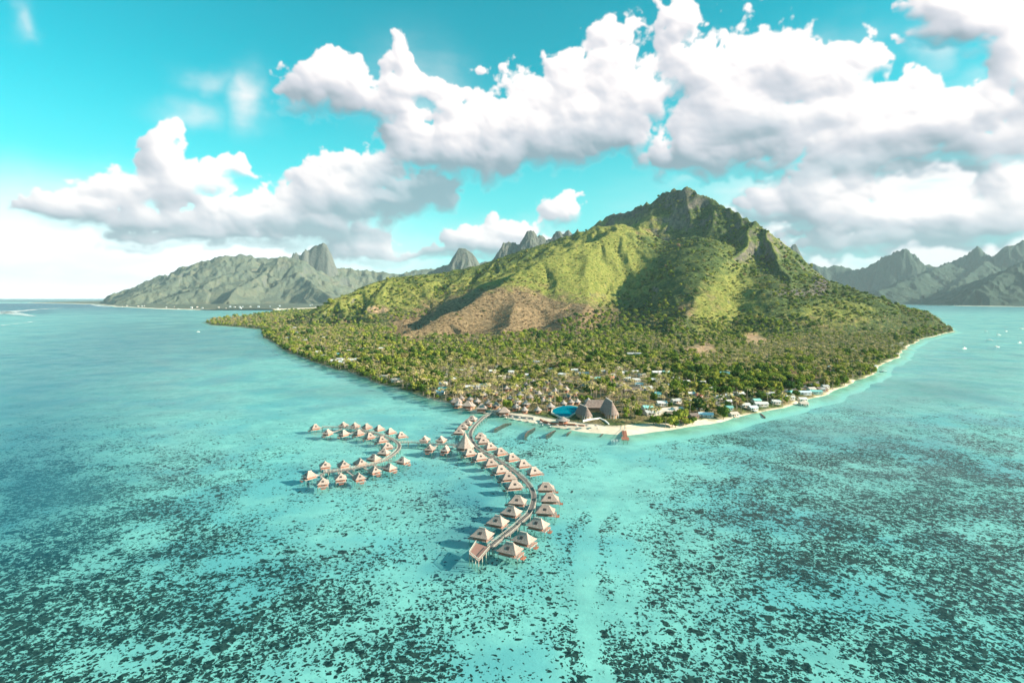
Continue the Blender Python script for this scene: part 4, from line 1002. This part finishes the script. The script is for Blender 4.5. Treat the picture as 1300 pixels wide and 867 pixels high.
kind = np.where(slope_zone > rng.random(n)*.8+.1, 2, np.where(rnd < palmy, 1, 0))
kind = np.where((kind == 2) & (gr_ < .45) & (dr_ < .4) & (rng.random(n) < np.clip(.25+conc*.25, .1, .9)), 0, kind)  # woodland in the hollows, put in also to deepen the valley's shade
kind = np.where((kind == 2) & (rng.random(n) < np.clip(dr_, 0, .9)), 3, kind)
kind = np.where((kind != 2) & (dr_ > .8), 3, kind)
size = np.where(kind == 1, rng.uniform(.62, 1.05, n), np.where(kind == 0, rng.uniform(2.6, 4.8, n)*np.where(rng.random(n) < .17, 1.5, 1), rng.uniform(2.6, 5.2, n)))
size = size*np.where((kind != 1) & (ty > 1100), np.clip(ty/1100, 1, 1.5), 1)*np.where(kind == 3, .62, 1)*np.where((kind == 2) & (gr_ > .5), .7, 1)
size = np.where((kind == 1) & (ty > 1400), size*1.15, size)
hgt = np.where(kind == 1, size*11.5, size*1.9)
for hx, hy, hw, hr in house_pos:
    D = math.hypot(hx, hy); dx, dy = -hx/D, -hy/D
    rx, ry = tx-hx, ty-hy; al = rx*dx+ry*dy; la = np.abs(rx*dy-ry*dx)
    foot = (la < hw+size*np.where(kind == 1, .8, .75)) & (al > -hw) & (al < hw+2)
    Lv = np.minimum((hgt-hr*.75)*D/CH*.85, 21)
    Lv = Lv*(.4 if hx/hy > .29 else 1.0); crownw = np.where(kind == 1, 1.5, size*.75)
    view = (la < hw*.75+crownw*.5) & (al > 0) & (al < Lv+hw) & ((kind != 1) | (rng.random(n) < .55))
    alive &= ~(foot | view)
tx, ty, tz, tsd, kind, size, tpx, tpy = [a[alive] for a in (tx, ty, tz, tsd, kind, size, tpx, tpy)]
n = len(tx); rot = rng.uniform(0, 6.283, n)
vis = np.where(kind == 1, size*11, size*1.6)/ty
vis = np.where((np.abs(tx/ty) < .93), vis, 0)
def zone(px_, py_):
    if px_ < 470: return 'on the far left shore strip'
    if px_ < 575: return 'on the left shore'
    if px_ < 745: return 'among the grey garden bungalows' if py_ > 487 else 'inland of the garden bungalows'
    if px_ < 800: return 'around the pool and thatched halls' if py_ > 490 else 'in the village behind the halls'
    if px_ < 900: return 'on the shore right of the pier' if py_ > 492 else 'by the road right of the halls'
    if px_ < 1010: return 'on the shore right of the red roof' if py_ > 480 else 'below the bare soil patches'
    return 'along the far right shore'
order = np.argsort(-vis)
indiv = {0: [i for i in order if kind[i] == 0][:300], 1: [i for i in order if kind[i] == 1][:300]}
used = np.zeros(n, bool)
joined_near = {}
for kd, name, VAR, adj, cat in ((0, 'tree', TREES, 'rounded leafy green tree', 'tree'), (1, 'palm_tree', PALMS, 'slender coconut palm', 'palm')):
    for c_, i in enumerate(indiv[kd]):
        used[i] = True; k = random.randrange(len(VAR)); s = float(size[i]); sz = s*random.uniform(.9, 1.12)
        o = empty(name, (float(tx[i]), float(ty[i]), float(tz[i])-.2), float(rot[i])); o.scale = (s, s, sz)
        zn = zone(tpx[i], tpy[i]); tag(o, adj+' growing '+zn, cat, cat+'s growing '+zn)
        link('crown', VAR[k][0], o); link('trunk', VAR[k][1], o)
def rest(kd):
    m = (kind == kd) & ~used; s = size[m]; j = rng.uniform(.85, 1.15, m.sum())
    return np.stack([tx[m], ty[m], tz[m]-.3], 1), rot[m], np.stack([s, s, s*j], 1)
for kd, name, lab, cat, coll, nv in ((0, 'forest', 'mass of green trees covering the flat shore of the island', 'forest', SRC_T, 6), (1, 'palm_grove', 'pale coconut palms spread through the wooded shore', 'palms', SRC_P, 4),
                                 (2, 'hillside_scrub', 'green bushes covering the mountain slopes', 'bushes', SRC_S, 4), (3, 'dry_scrub', 'brown dry bushes on the lower left spur of the mountain', 'bushes', SRC_D, 3)):
    p_, r_, s_ = rest(kd); print(name, len(p_))
    scatter(name, lab, cat, p_, r_, s_, rng.integers(0, nv, len(p_)), coll)
# small undergrowth on the slopes and under the palms
def gather2(nn, seed):
    u = rng.uniform(-.95, .98, nn); y = np.exp(rng.uniform(math.log(435), math.log(3400), nn)); x = u*y
    z, sd = H(x[None], y[None], True); z = z[0]; sd = sd[0]; ok = (sd > 8) & (z > 1.5); x, y, z = x[ok], y[ok], z[ok]
    px_, py_ = PXY(x, y, z)
    ok = (poly_d(x, y, ROAD) > 3.5) & (poly_sd(x, y, np.array(POOL)) < -2) & (rng.random(len(x)) < np.where(z > 30, .8, .35))
    for hx, hy, hw, hr in house_pos: ok &= (x-hx)**2+(y-hy)**2 > (hw)**2
    ok &= blob(px_, py_, [(889,446,22,7,1.5),(958,430,14,6,1.2),(700,536,60,7,1.6),(760,538,45,8,1.5),(640,527,30,4,1.2),(640,533,40,5,1.2)]) < .6
    return x[ok], y[ok], z[ok], px_[ok], py_[ok]
x, y, z, px_, py_ = gather2(60000, 1)
d2 = np.clip(blob(px_, py_, [(590,410,75,28,1.1),(680,395,90,22,.9),(640,380,50,20,.7),(720,425,60,14,.6),(520,420,25,14,.9)]), 0, .85) > rng.random(len(x))
s = rng.uniform(.6, 1.5, len(x))*np.clip(y/900, .8, 2.2)
for m, nm, lab, coll, nv in ((~d2, 'undergrowth', 'low green undergrowth between the trees and on the slopes', SRC_S, 4), (d2, 'dry_undergrowth', 'low brown undergrowth on the dry spur', SRC_D, 3)):
    k = m.sum(); scatter(nm, lab, 'undergrowth', np.stack([x[m], y[m], z[m]-.1], 1), rng.uniform(0, 6.28, k), np.stack([s[m]]*3, 1), rng.integers(0, nv, k), coll)
# ------------------------------------------------------------------ houses
HM = {}
def house_meshes(kd, roof):
    if (kd, roof) in HM: return HM[kd, roof]
    W_, D_ = {'g': (9, 7), 'h': (9, 8), 'l': (14, 7.5), 'L': (24, 9)}[kd]; w, d = W_/2, D_/2; r = {}
    mb = MB()
    if kd == 'h': hip_roof(mb, w+.6, d+.6, 1.5, 2.7, 4.6, .15, sag=0)
    else:
        rh = 1.5 if kd != 'L' else 1.9; t = .12
        a = [(-w-.5, -d-.6, 2.55), (w+.5, -d-.6, 2.55), (w+.5, 0, 2.7+rh), (-w-.5, 0, 2.7+rh), (-w-.5, d+.6, 2.55), (w+.5, d+.6, 2.55)]
        vs = a+[(x, y, z-t) for x, y, z in a]
        mb.add(vs, [(0,1,2,3),(3,2,5,4),(7,6,9,8),(8,9,10,11),(0,6,7,1),(4,5,11,10),(1,7,8,2),(2,8,11,5),(0,3,9,6),(3,4,10,9)])
    r['roof'] = mb.mesh('roof', M['roof_'+roof])
    mb = MB(); mb.box(-w, w, -d, d, -1.0, 2.55)
    if kd != 'h': mb.add([(-w, -d, 2.553), (-w, d, 2.553), (-w, 0, 2.5+rh), (w, -d, 2.553), (w, d, 2.553), (w, 0, 2.5+rh)], [(0, 2, 1), (3, 4, 5)])
    r['wall'] = mb.mesh('wall', M['wallp'] if roof != 'brown' else M['wallw'])
    mb = MB(); mb.box(-.55, .55, -d-.06, -d-.003, 0, 2.1); r['door'] = mb.mesh('door', M['wallw'])
    mb = MB(); mb.box(-.7, .7, -.06, -.003, .9, 2.0); r['window'] = mb.mesh('window', M['glass'])
    mb = MB(); mb.box(-w*.55, w*.55, -d-2.4, -d-.07, -.5, .12)
    for k in (-1, 0, 1): mb.box(k*w*.5-.07, k*w*.5+.07, -d-2.3, -d-2.16, .123, 2.3)
    mb.box(-w*.58, w*.58, -d-2.5, -d-.62, 2.3, 2.4)
    r['veranda'] = mb.mesh('veranda', M['roof_'+roof]); r['dim'] = (w, d)
    HM[kd, roof] = r; return r
def hzone(px_, py_):
    if px_ < 570: return 'on the wooded left shore'
    if px_ < 762: return 'inland behind the garden bungalows'
    if px_ < 862 and py_ < 492: return 'in the village beyond the road'
    if px_ < 975 and py_ >= 492: return 'on the shore right of the pier'
    if px_ < 975: return 'near the foot of the central spur'
    return 'along the right shore'
cnt = {}
for q, x, y, z, w_ in sorted(HP, key=lambda e: e[0][0]):
    px_, py_, roof, kd, ro = q; zn = hzone(px_, py_); shape = {'g': '', 'h': 'hipped ', 'l': 'wide ', 'L': 'long '}[kd]
    key = (roof, shape, zn); cnt[key] = cnt.get(key, 0)+1
for (q, x, y, z, w_) in sorted(HP, key=lambda e: e[0][0]):
    px_, py_, roof, kd, ro = q; zn = hzone(px_, py_); shape = {'g': '', 'h': 'hipped ', 'l': 'wide ', 'L': 'long '}[kd]
    key = (roof, shape, zn); cnt[('n',)+key] = cnt.get(('n',)+key, 0)+1; k = cnt[('n',)+key]
    lab = ('%s from left among the ' % NUM[k-1] if cnt[key] > 1 else 'only ')+('%s%s roofed house%s %s' % (shape, roof.replace('_', ' '), 's' if cnt[key] > 1 else '', zn))
    r = house_meshes(kd, roof); w, d = r['dim']; o = empty('house', (x, y, z), ro+random.uniform(-.2, .2)); o.scale = (.92, .9, .95) if px_ < 860 else (.8, .8, .85); tag(o, lab, 'house', 'houses '+zn)
    link('roof', r['roof'], o); link('wall', r['wall'], o); link('door', r['door'], o); link('veranda', r['veranda'], o)
    for xx in (-w*.6, w*.6): link('window', r['window'], o, (xx, -d, 0))
# garden bungalows
mb = MB(); cone_roof(mb, 3.9, 2.5, 5.9, 10, .3); gr = mb.mesh('roof', M['thatch_grey'])
mb = MB(); mb.tube((0, 0, -.8), (0, 0, 2.4), 2.9, 2.9, 10); gw = mb.mesh('wall', M['wallw'])
mb = MB(); mb.box(-.5, .5, -3.0, -2.8, 0, 2.0); gd = mb.mesh('door', M['glass'])
mb = MB(); mb.box(-1.8, 1.8, -5.0, -2.7, -.6, .25); gt = mb.mesh('terrace', M['redwood'])
mb = MB(); hip_roof(mb, 4.8, 4.3, .8, 3.2, 7.2); br = mb.mesh('roof', M['thatch'])
mb = MB(); mb.box(-3.4, 3.4, -3, 3, .6, 3.3); bw_ = mb.mesh('wall', M['redwood'])
gs = sorted(GP, key=lambda p: p[1]); rows = {}
for i, (x, y, z) in enumerate(gs):
    rw = min(i//8, 4); rows.setdefault(rw, []).append((x, y, z))
for rw, L in rows.items():
    L.sort(key=lambda p: p[0]/p[1])
    for k, (x, y, z) in enumerate(L):
        o = empty('garden_bungalow', (x, y, z), random.uniform(-.5, .5)); s = random.uniform(.88, 1.1); o.scale = (s, s, s)
        tag(o, 'grey cone roofed garden bungalow, %s from left in the %s row back from the beach' % (NUM[k], NUM[rw]), 'bungalow', 'round grey thatched garden bungalows')
        for nm, me in (('roof', gr), ('wall', gw), ('door', gd), ('terrace', gt)): link(nm, me, o)
for k, (x, y, z) in enumerate(BP):
    o = empty('beach_bungalow', (x, y, z-.4), -.3+.1*k); tag(o, '%s pinkish thatched bungalow from left right on the shore edge above the walkway start' % NUM[k], 'bungalow', 'thatched bungalows on the shore edge')
    link('roof', br, o); link('wall', bw_, o)
    mb = MB(); mb.box(-4, 4, -4.2, 3.6, .3, .59); link('floor', mb.mesh('floor', M['greywood']), o)
    for cx in (-3.5, 0, 3.5):
        for cy in (-3.8, 3.2): mb = MB(); mb.tube((cx, cy, -2), (cx, cy, .3), .16, .16, 6); link('stilt', mb.mesh('stilt', M['pile']), o)
# hotel halls
def hall(name, lab, px_, py_, w, Ln, hr, rz, mat, apse=True):
    """thatched hall: steep roof along y, near end rounded like an apse"""
    x, y, z = ground(px_, py_, 0); o = empty(name, (x, y, z), rz); tag(o, lab, 'hall')
    n = 8; prof = [(1, 0), (.80, .20), (.58, .44), (.34, .70), (.14, .90), (0.02, 1)]
    vs = []; fs = []
    path = []
    for k in range(n+1):                       # plan outline from left back, round the near end, to right back
        a = math.pi+math.pi*k/n; path.append((math.cos(a), math.sin(a)))
    plan = [(-1, 'b')]+path+[(1, 'b')]
    for (f, hh) in prof:
        for p in plan:
            if p[1] == 'b': vs.append((p[0]*w*f, Ln, 3.0+hr*hh))
            else: vs.append((p[0]*w*f, p[1]*w*f*(1.0 if apse else .15), 3.0+hr*hh))
    m = len(plan)
    for r_ in range(len(prof)-1):
        for k in range(m-1): fs.append((r_*m+k, r_*m+k+1, (r_+1)*m+k+1, (r_+1)*m+k))
    fs.append(tuple(r_*m for r_ in range(len(prof)))+tuple(r_*m+m-1 for r_ in range(len(prof)-1, -1, -1)))
    mb = MB().add(vs, fs); link('roof', mb.mesh('roof', mat), o)
    mb = MB(); mb.box(-.35, .35, 0, Ln+.2, 3.0+hr-.1, 3.0+hr+.35); link('ridge_cap', mb.mesh('ridge_cap', M['ridge']), o)
    mb = MB(); mb.box(-w*.8, w*.8, 0, Ln-.5, -.8, 3.15); mb.tube((0, 0, -.8), (0, 0, 3.0), w*.75, w*.75, 16); link('wall', mb.mesh('wall', M['wallw']), o)
    for k in range(7):
        a = math.pi+math.pi*(k+.5)/7; mb = MB(); mb.tube((math.cos(a)*w*.93, math.sin(a)*w*.93, -.8), (math.cos(a)*w*.93, math.sin(a)*w*.93, 3.3), .16, .16, 6); link('column', mb.mesh('column', M['white']), o)
    return o
hall('main_hall', 'large steep thatched hall with rounded near end, right of the other thatched hall', 777, 530, 5.8, 18, 9.8, .10, M['thatch_dark'])
hall('pool_hall', 'smaller thatched hall with pointed roof between the pool and the main hall', 745, 532, 4.5, 13, 6.6, .32, M['thatch_dark'])
x, y, z = ground(760, 520.5, 0); o = empty('link_hall', (x, y, z), -.05); tag(o, 'dark low thatched roof joining the two halls at the back', 'hall')
mb = MB(); hip_roof(mb, 14, 6.5, 9, 3.2, 8.8, sag=.2); link('roof', mb.mesh('roof', M['thatch_dark']), o)
mb = MB(); mb.box(-12, 12, -5, 5, -.8, 3.2); link('wall', mb.mesh('wall', M['wallw']), o)
x, y, z = ground(753, 496, 0); o = empty('reception_hall', (x, y, z), .15); tag(o, 'grey thatched reception hall by the road behind the main halls', 'hall')
mb = MB(); hip_roof(mb, 9, 6, 4, 3, 7.5, sag=.2); link('roof', mb.mesh('roof', M['thatch_dark']), o)
mb = MB(); mb.box(-7.5, 7.5, -4.7, 4.7, -.8, 3); link('wall', mb.mesh('wall', M['wallw']), o)
x, y, z = ground(714.5, 537.5, 0); o = empty('beach_bar', (x, y, z)); tag(o, 'low round grey thatched beach bar just below the pool', 'bar')
mb = MB(); cone_roof(mb, 5.6, 2.5, 5.4, 16, .3); link('roof', mb.mesh('roof', M['thatch_grey']), o)
mb = MB(); mb.tube((0, 0, -.6), (0, 0, 1.2), 3.6, 3.6, 14); link('counter', mb.mesh('counter', M['redwood']), o)
for k in range(8):
    a = k*math.pi/4; mb = MB(); mb.tube((5.2*math.cos(a), 5.2*math.sin(a), -.6), (5.2*math.cos(a), 5.2*math.sin(a), 2.9), .14, .14, 6); link('column', mb.mesh('column', M['pile']), o)
# pool
def flat_poly(pts, z0, z1, grow=0):
    c = Vector((sum(p[0] for p in pts)/len(pts), sum(p[1] for p in pts)/len(pts))); P = []
    for p in pts:
        d = Vector(p)-c; P.append(c+d*(1+grow/d.length))
    n = len(P); vs = [(p.x, p.y, z0) for p in P]+[(p.x, p.y, z1) for p in P]
    return MB().add(vs, [tuple(range(n, 2*n)), tuple(range(n))[::-1]]+[(i, (i+1) % n, n+(i+1) % n, n+i) for i in range(n)])
pm, t, out = new_mat('pool_water'); principled(t, out, t.mix(t.noise(t.pos(), .3, 3), (0.0, .13, .20, 1), (0.0, .20, .28, 1)), .7, None, .1, .05, 0.0)
CCW = POOL if sum(POOL[i][0]*POOL[(i+1) % len(POOL)][1]-POOL[(i+1) % len(POOL)][0]*POOL[i][1] for i in range(len(POOL))) > 0 else POOL[::-1]
o = empty('swimming_pool', (0, 0, 0)); tag(o, 'bright turquoise swimming pool with a pale rim left of the thatched halls', 'pool')
link('rim', flat_poly(CCW, POOLZ-2.5, POOLZ+.22, 1.2).mesh('rim', M['wallp']), o); link('pool_water', flat_poly(CCW, POOLZ-.5, POOLZ+.262).mesh('pool_water', pm), o)
# terrace wall in front of the halls
def wall_line(name, lab, cat, pts, w, h, mat, sink=1.0):
    P = [ground(*q, 0) for q in pts]; o0 = P[0]; mb = MB()
    for a, b in zip(P[:-1], P[1:]): 
        za, zb = a[2], b[2]; mb.bar((a[0]-o0[0], a[1]-o0[1], (h-sink)/2), (b[0]-o0[0], b[1]-o0[1], (h-sink)/2+zb-za), w, h+sink)
    o = link(name, mb.mesh(name, mat), None, (o0[0], o0[1], o0[2])); tag(o, lab, cat); return o
wall_line('terrace_wall', 'low white curved terrace wall in front of the thatched halls', 'wall', [(740,535.5),(750,533),(762,531.5),(768,534.5),(773,539)], .8, 1.3, M['white'])
wall_line('sea_wall', 'low brown stone sea wall curving along the beach below the pool', 'wall', [(686,535.4),(691,538),(698,540),(706,541),(716,541.5),(730,541.5),(742,541)], 1.0, 1.2, M['redwood'])
wall_line('beach_path', 'pale timber boardwalk edging the beach between walkway and pool', 'boardwalk', [(626,524.5),(637,526.5),(650,529.5),(664,531.5),(678,533)], 2.2, .7, M['greywood'])
# roads
am, t, out = new_mat('asphalt'); principled(t, out, t.mix(t.noise(t.pos(), .4, 5), (.16, .14, .13, 1), (.26, .23, .21, 1)), .9)
def road(name, lab, pts, w):
    P = resample(pts, 8.0); mb = MB(); vs = []
    for i, p in enumerate(P):
        d = (P[min(i+1, len(P)-1)]-P[max(i-1, 0)]).normalized(); nn_ = Vector((-d.y, d.x, 0))*w/2
        for q in (p+nn_, p-nn_): vs.append((q.x, q.y, Hs(q.x, q.y)+.35))
    mb.add(vs, [(2*i, 2*i+1, 2*i+3, 2*i+2) for i in range(len(P)-1)]); tag(link(name, mb.mesh(name, am)), lab, 'road', kind='structure')
road('road', 'coast road through the village', ROAD, 7.0); road('side_road', 'side road down to the shore', SIDE, 4.5)
# pier
a = Vector(wp(791.5, 540.5, 1.3)); b = Vector(wp(794, 558, 1.3)); d = (b-a); L = d.length; rz = math.atan2(d.y, d.x)
o = empty('pier', a, rz); o.location.z = 0; tag(o, 'red-brown timber pier running straight out from the white beach', 'pier')
mb = MB(); mb.box(-3, L-7, -1.5, 1.5, 1.15, 1.4); mb.box(L-7.003, L+1, -2.6, 2.6, 1.16, 1.42); link('deck', mb.mesh('deck', M['redwood']), o)
for s in (-1, 1):
    mb = MB(); 
    for k in range(int(L//3)): mb.box(k*3-.07, k*3+.07, s*1.4-.07, s*1.4+.07, 1.403, 2.2)
    mb.box(-.1, int(L//3)*3-3+.1, s*1.4-.06, s*1.4+.06, 2.203, 2.3); link('railing', mb.mesh('railing', M['redwood']), o)
for k in range(6):
    xx = 2+(L-3)*k/5; mb = MB(); mb.tube((xx, -1.3, -2.8), (xx, -1.3, 1.15), .15, .15, 6); mb.tube((xx, 1.3, -2.8), (xx, 1.3, 1.15), .15, .15, 6); mb.bar((xx, -1.35, 1.0), (xx, 1.35, 1.0), .2, .2); link('pile_bent', mb.mesh('pile_bent', M['pile']), o)
# white mooring posts beside the pier
pmb = MB(); pmb.tube((0, 0, -2.8), (0, 0, 1.5), .14, .12, 6); pmb.tube((0, 0, 1.503), (0, 0, 1.72), .18, .1, 6); pm_ = pmb.mesh('mooring_post', M['white'])
for k in range(5):
    x, y, _ = wp(776.5+1.9*k, 559.2, .8); tag(link('mooring_post', pm_, None, (x, y, 0)), '%s white mooring post from left in the row beside the pier end' % NUM[k], 'post', 'white mooring posts left of the pier end')
# groynes
gm = simple('groyne_rock', (.13, .09, .07, 1), (.26, .19, .15, 1), .8, .95, .8)
for k, g_ in enumerate([[(628,545),(634,541.5),(641,538),(649,537)], [(667,554),(667.5,551),(671,547.5),(679,543)], [(694,552.5),(699,549.5),(705,546)], [(720,551),(724.5,547.5)], [(762,553.5),(765.5,550.5)], [(965,524.5),(971,529)]]):
    P = [wp(*q) for q in g_]; mb = MB(); o0 = P[0]
    for a_, b_ in zip(P[:-1], P[1:]):
        A_ = Vector(a_)-Vector(o0); B_ = Vector(b_)-Vector(o0); m_ = max(1, int((B_-A_).length/1.1))
        for j in range(m_):
            c = A_+(B_-A_)*((j+.5)/m_); r = random.uniform(.4, .7)
            for sx in (-.5, .5):
                q = c+Vector((sx*random.uniform(.5, 1.0), sx*random.uniform(.2, .8), 0)); vs = []
                for (dx, dy, dz) in ((-1,-1,-1),(1,-1,-1),(1,1,-1),(-1,1,-1),(-.7,-.7,1),(.7,-.7,1),(.7,.7,1),(-.7,.7,1)):
                    vs.append((q.x+dx*r*random.uniform(.6, 1), q.y+dy*r*random.uniform(.6, 1), (-2.6 if dz < 0 else random.uniform(0, .22))))
                mb.add(vs, [(3,2,1,0),(4,5,6,7),(0,1,5,4),(1,2,6,5),(2,3,7,6),(3,0,4,7)])
    lab = ['dark bent rock groyne nearest the walkway', 'dark curved rock groyne second from the walkway', 'straight dark rock groyne below the sea wall', 'short stubby rock groyne in front of the beach bar', 'short rock groyne just left of the pier', 'dark rock groyne on the right shore below the houses'][k]
    tag(link('rock_groyne', mb.mesh('rock_groyne', gm), None, o0), lab, 'groyne', 'rock groynes along the beach')
# beach parasols and loungers
mb = MB(); cone_roof(mb, 1.7, 2.1, 3.0, 9, .12); um = mb.mesh('canopy', M['thatch_grey']); mb = MB(); mb.tube((0, 0, -.5), (0, 0, 2.3), .07, .06, 6); ul = mb.mesh('pole', M['pile'])
mb = MB(); mb.box(-.33, .33, -.95, .35, .28, .36); lb = mb.mesh('seat', M['white']); mb = MB(); mb.add([(-.33, .35, .3), (.33, .35, .3), (.33, .95, .75), (-.33, .95, .75), (-.33, .38, .24), (.33, .38, .24), (.33, 1.0, .7), (-.33, 1.0, .7)], [(0,1,2,3),(7,6,5,4),(0,4,5,1),(1,5,6,2),(2,6,7,3),(3,7,4,0)]); lk = mb.mesh('backrest', M['white'])
mb = MB(); mb.box(-.03, .03, -.03, .03, 0, .277); ll = mb.mesh('leg', M['pile'])
UP = [(640,530.5),(650,532.5),(659,534),(668,535.5),(677,537),(686,540),(696,542.5),(707,544),(718,545),(732,545.5),(745,546),(757,546)]
for k, q in enumerate(UP):
    x, y, z = ground(*q, 0); o = empty('beach_parasol', (x, y, z)); tag(o, '%s thatched beach parasol from left along the white beach' % NUM[k], 'parasol', 'thatched parasols on the beach'); link('canopy', um, o); link('pole', ul, o)
    x, y, z = ground(q[0]+3.0, q[1]+.8, 0); o = empty('sun_lounger', (x, y, z+.02), random.uniform(-.4, .4)); tag(o, 'white sun lounger beside the %s beach parasol from left' % NUM[k], 'lounger', 'white loungers on the beach'); link('seat', lb, o); link('backrest', lk, o)
    for sx in (-.28, .28):
        for sy in (-.85, .3): link('leg', ll, o, (sx, sy, 0))
# sailing boats in the bay
def hull_mb(L, B, Hh):
    mb = MB(); st = [(-.5, .55), (-.3, .85), (0, 1), (.25, .8), (.42, .35), (.5, .02)]; vs = []; fs = []
    for t, b_ in st:
        for s, zz, k in ((-1, Hh, 1), (-1, 0, .75), (0, -.5, 0), (1, 0, .75), (1, Hh, 1)): vs.append((t*L, s*b_*B/2*k, zz+(.25*max(0, t)*Hh*2 if zz > 0 else 0)))
    for i in range(len(st)-1):
        for k in range(4): fs.append((5*i+k, 5*i+k+1, 5*i+6+k, 5*i+5+k))
        fs.append((5*i+4, 5*i, 5*i+5, 5*i+9))
    fs.append((0, 1, 2, 3, 4)); return mb.add(vs, fs)
bh = hull_mb(12.5, 4.0, 1.3).mesh('hull', M['white']); mb = MB(); mb.box(-2.5, 2.2, -1.1, 1.1, 1.3, 1.95); bc = mb.mesh('cabin', M['white'])
mb = MB(); mb.tube((1, 0, 1.3), (1, 0, 16.5), .11, .06, 6); mb.bar((1, 0, 11), (1.01, 0, 11), 2, .08); bm_ = mb.mesh('mast', M['pile']); mb = MB(); mb.tube((1, 0, 2.7), (-4.4, 0, 2.6), .09, .09, 6); bb = mb.mesh('boom', M['pile'])
mb = MB(); mb.tube((.8, 0, 2.95), (-4.2, 0, 2.85), .26, .18, 7); bs = mb.mesh('furled_sail', M['white'])
mb = MB(); mb.tube((5.9, 0, 1.9), (1.05, 0, 16.2), .02, .02, 4); mb.tube((-6, 0, 1.4), (.95, 0, 16.2), .02, .02, 4); bst = mb.mesh('stays', M['pile'])
for px_, py_, lab, s in ((1256,432.5,'largest white sailing boat, second from the front in the right bay',1.15),(1267,425.8,'white sailing boat just behind the largest one in the right bay',1.1),(1251.5,421,'small sailing boat furthest left of the distant pair in the bay',.8),
     (1265.5,441,'white sailing boat nearest the camera in the right bay',.95),(1224,443,'lone white sailing boat nearest the island point',1.1),(1294,435.5,'white sailing boat at the right edge of the bay, front one',1),(1296.5,417.5,'distant white sailing boat near the right edge of the bay',1.1),(1277,421,'distant white sailing boat in the middle of the bay group',.9)):
    x, y, _ = wp(px_, py_); o = empty('sailing_boat', (x, y, .1), random.uniform(-.6, .6)+(math.pi if random.random() < .5 else 0)); o.scale = (s, s, s); tag(o, lab, 'boat', 'sailing boats moored in the right bay')
    for nm, me in (('hull', bh), ('cabin', bc), ('mast', bm_), ('boom', bb), ('furled_sail', bs), ('stays', bst)): link(nm, me, o)
mh = hull_mb(9, 3.2, 1.1).mesh('hull', M['white']); mb = MB(); mb.box(-1.5, 1, -1, 1, 1.1, 2.4); mc = mb.mesh('cabin', M['white']); mb = MB(); mb.box(1.0, 1.06, -.85, .85, 1.5, 2.2); mw = mb.mesh('windscreen', M['glass'])
for px_, py_, lab in ((251.5,421.5,'small white motor boat off the left point of the island'),(393,395,'white motor boat in the narrow bay behind the left point'),(1121,472,'small white motor boat close to the right shore')):
    x, y, _ = wp(px_, py_); o = empty('motor_boat', (x, y, .1), random.uniform(0, 3)); tag(o, lab, 'boat'); link('hull', mh, o); link('cabin', mc, o); link('windscreen', mw, o)
# far villages across the bay: tiny pale houses
fh = {}
for roof in ('white', 'beige', 'pale_blue'):
    mb = MB(); mb.box(-9, 9, -6, 6, -3, 5); mb.add([(-10,-7,5.01),(10,-7,5.01),(10,0,9),(-10,0,9),(-10,7,5.01),(10,7,5.01)], [(0,1,2,3),(3,2,5,4),(0,3,4),(1,5,2)]); fh[roof] = mb.mesh('far_house', [M['roof_'+roof]])
rr = random.Random(9)
for k in range(26):
    px_ = rr.uniform(150, 425); py_ = rr.uniform(389.0, 391.8) if px_ > 200 else rr.uniform(387.8, 389.2)
    if 330 < px_ < 400 and rr.random() < .5: py_ = rr.uniform(386.5, 389)
    x, y, _ = wp(px_, py_, 22); o = link('far_house', fh[rr.choice(['white', 'beige', 'white', 'pale_blue'])], None, (x, y, 19), rr.uniform(-.5, .5)); s = rr.uniform(.4, .8); o.scale = (s, s, s)
    tag(o, 'tiny pale house in the village along the far left shore', 'house', 'tiny houses along the far left shore')
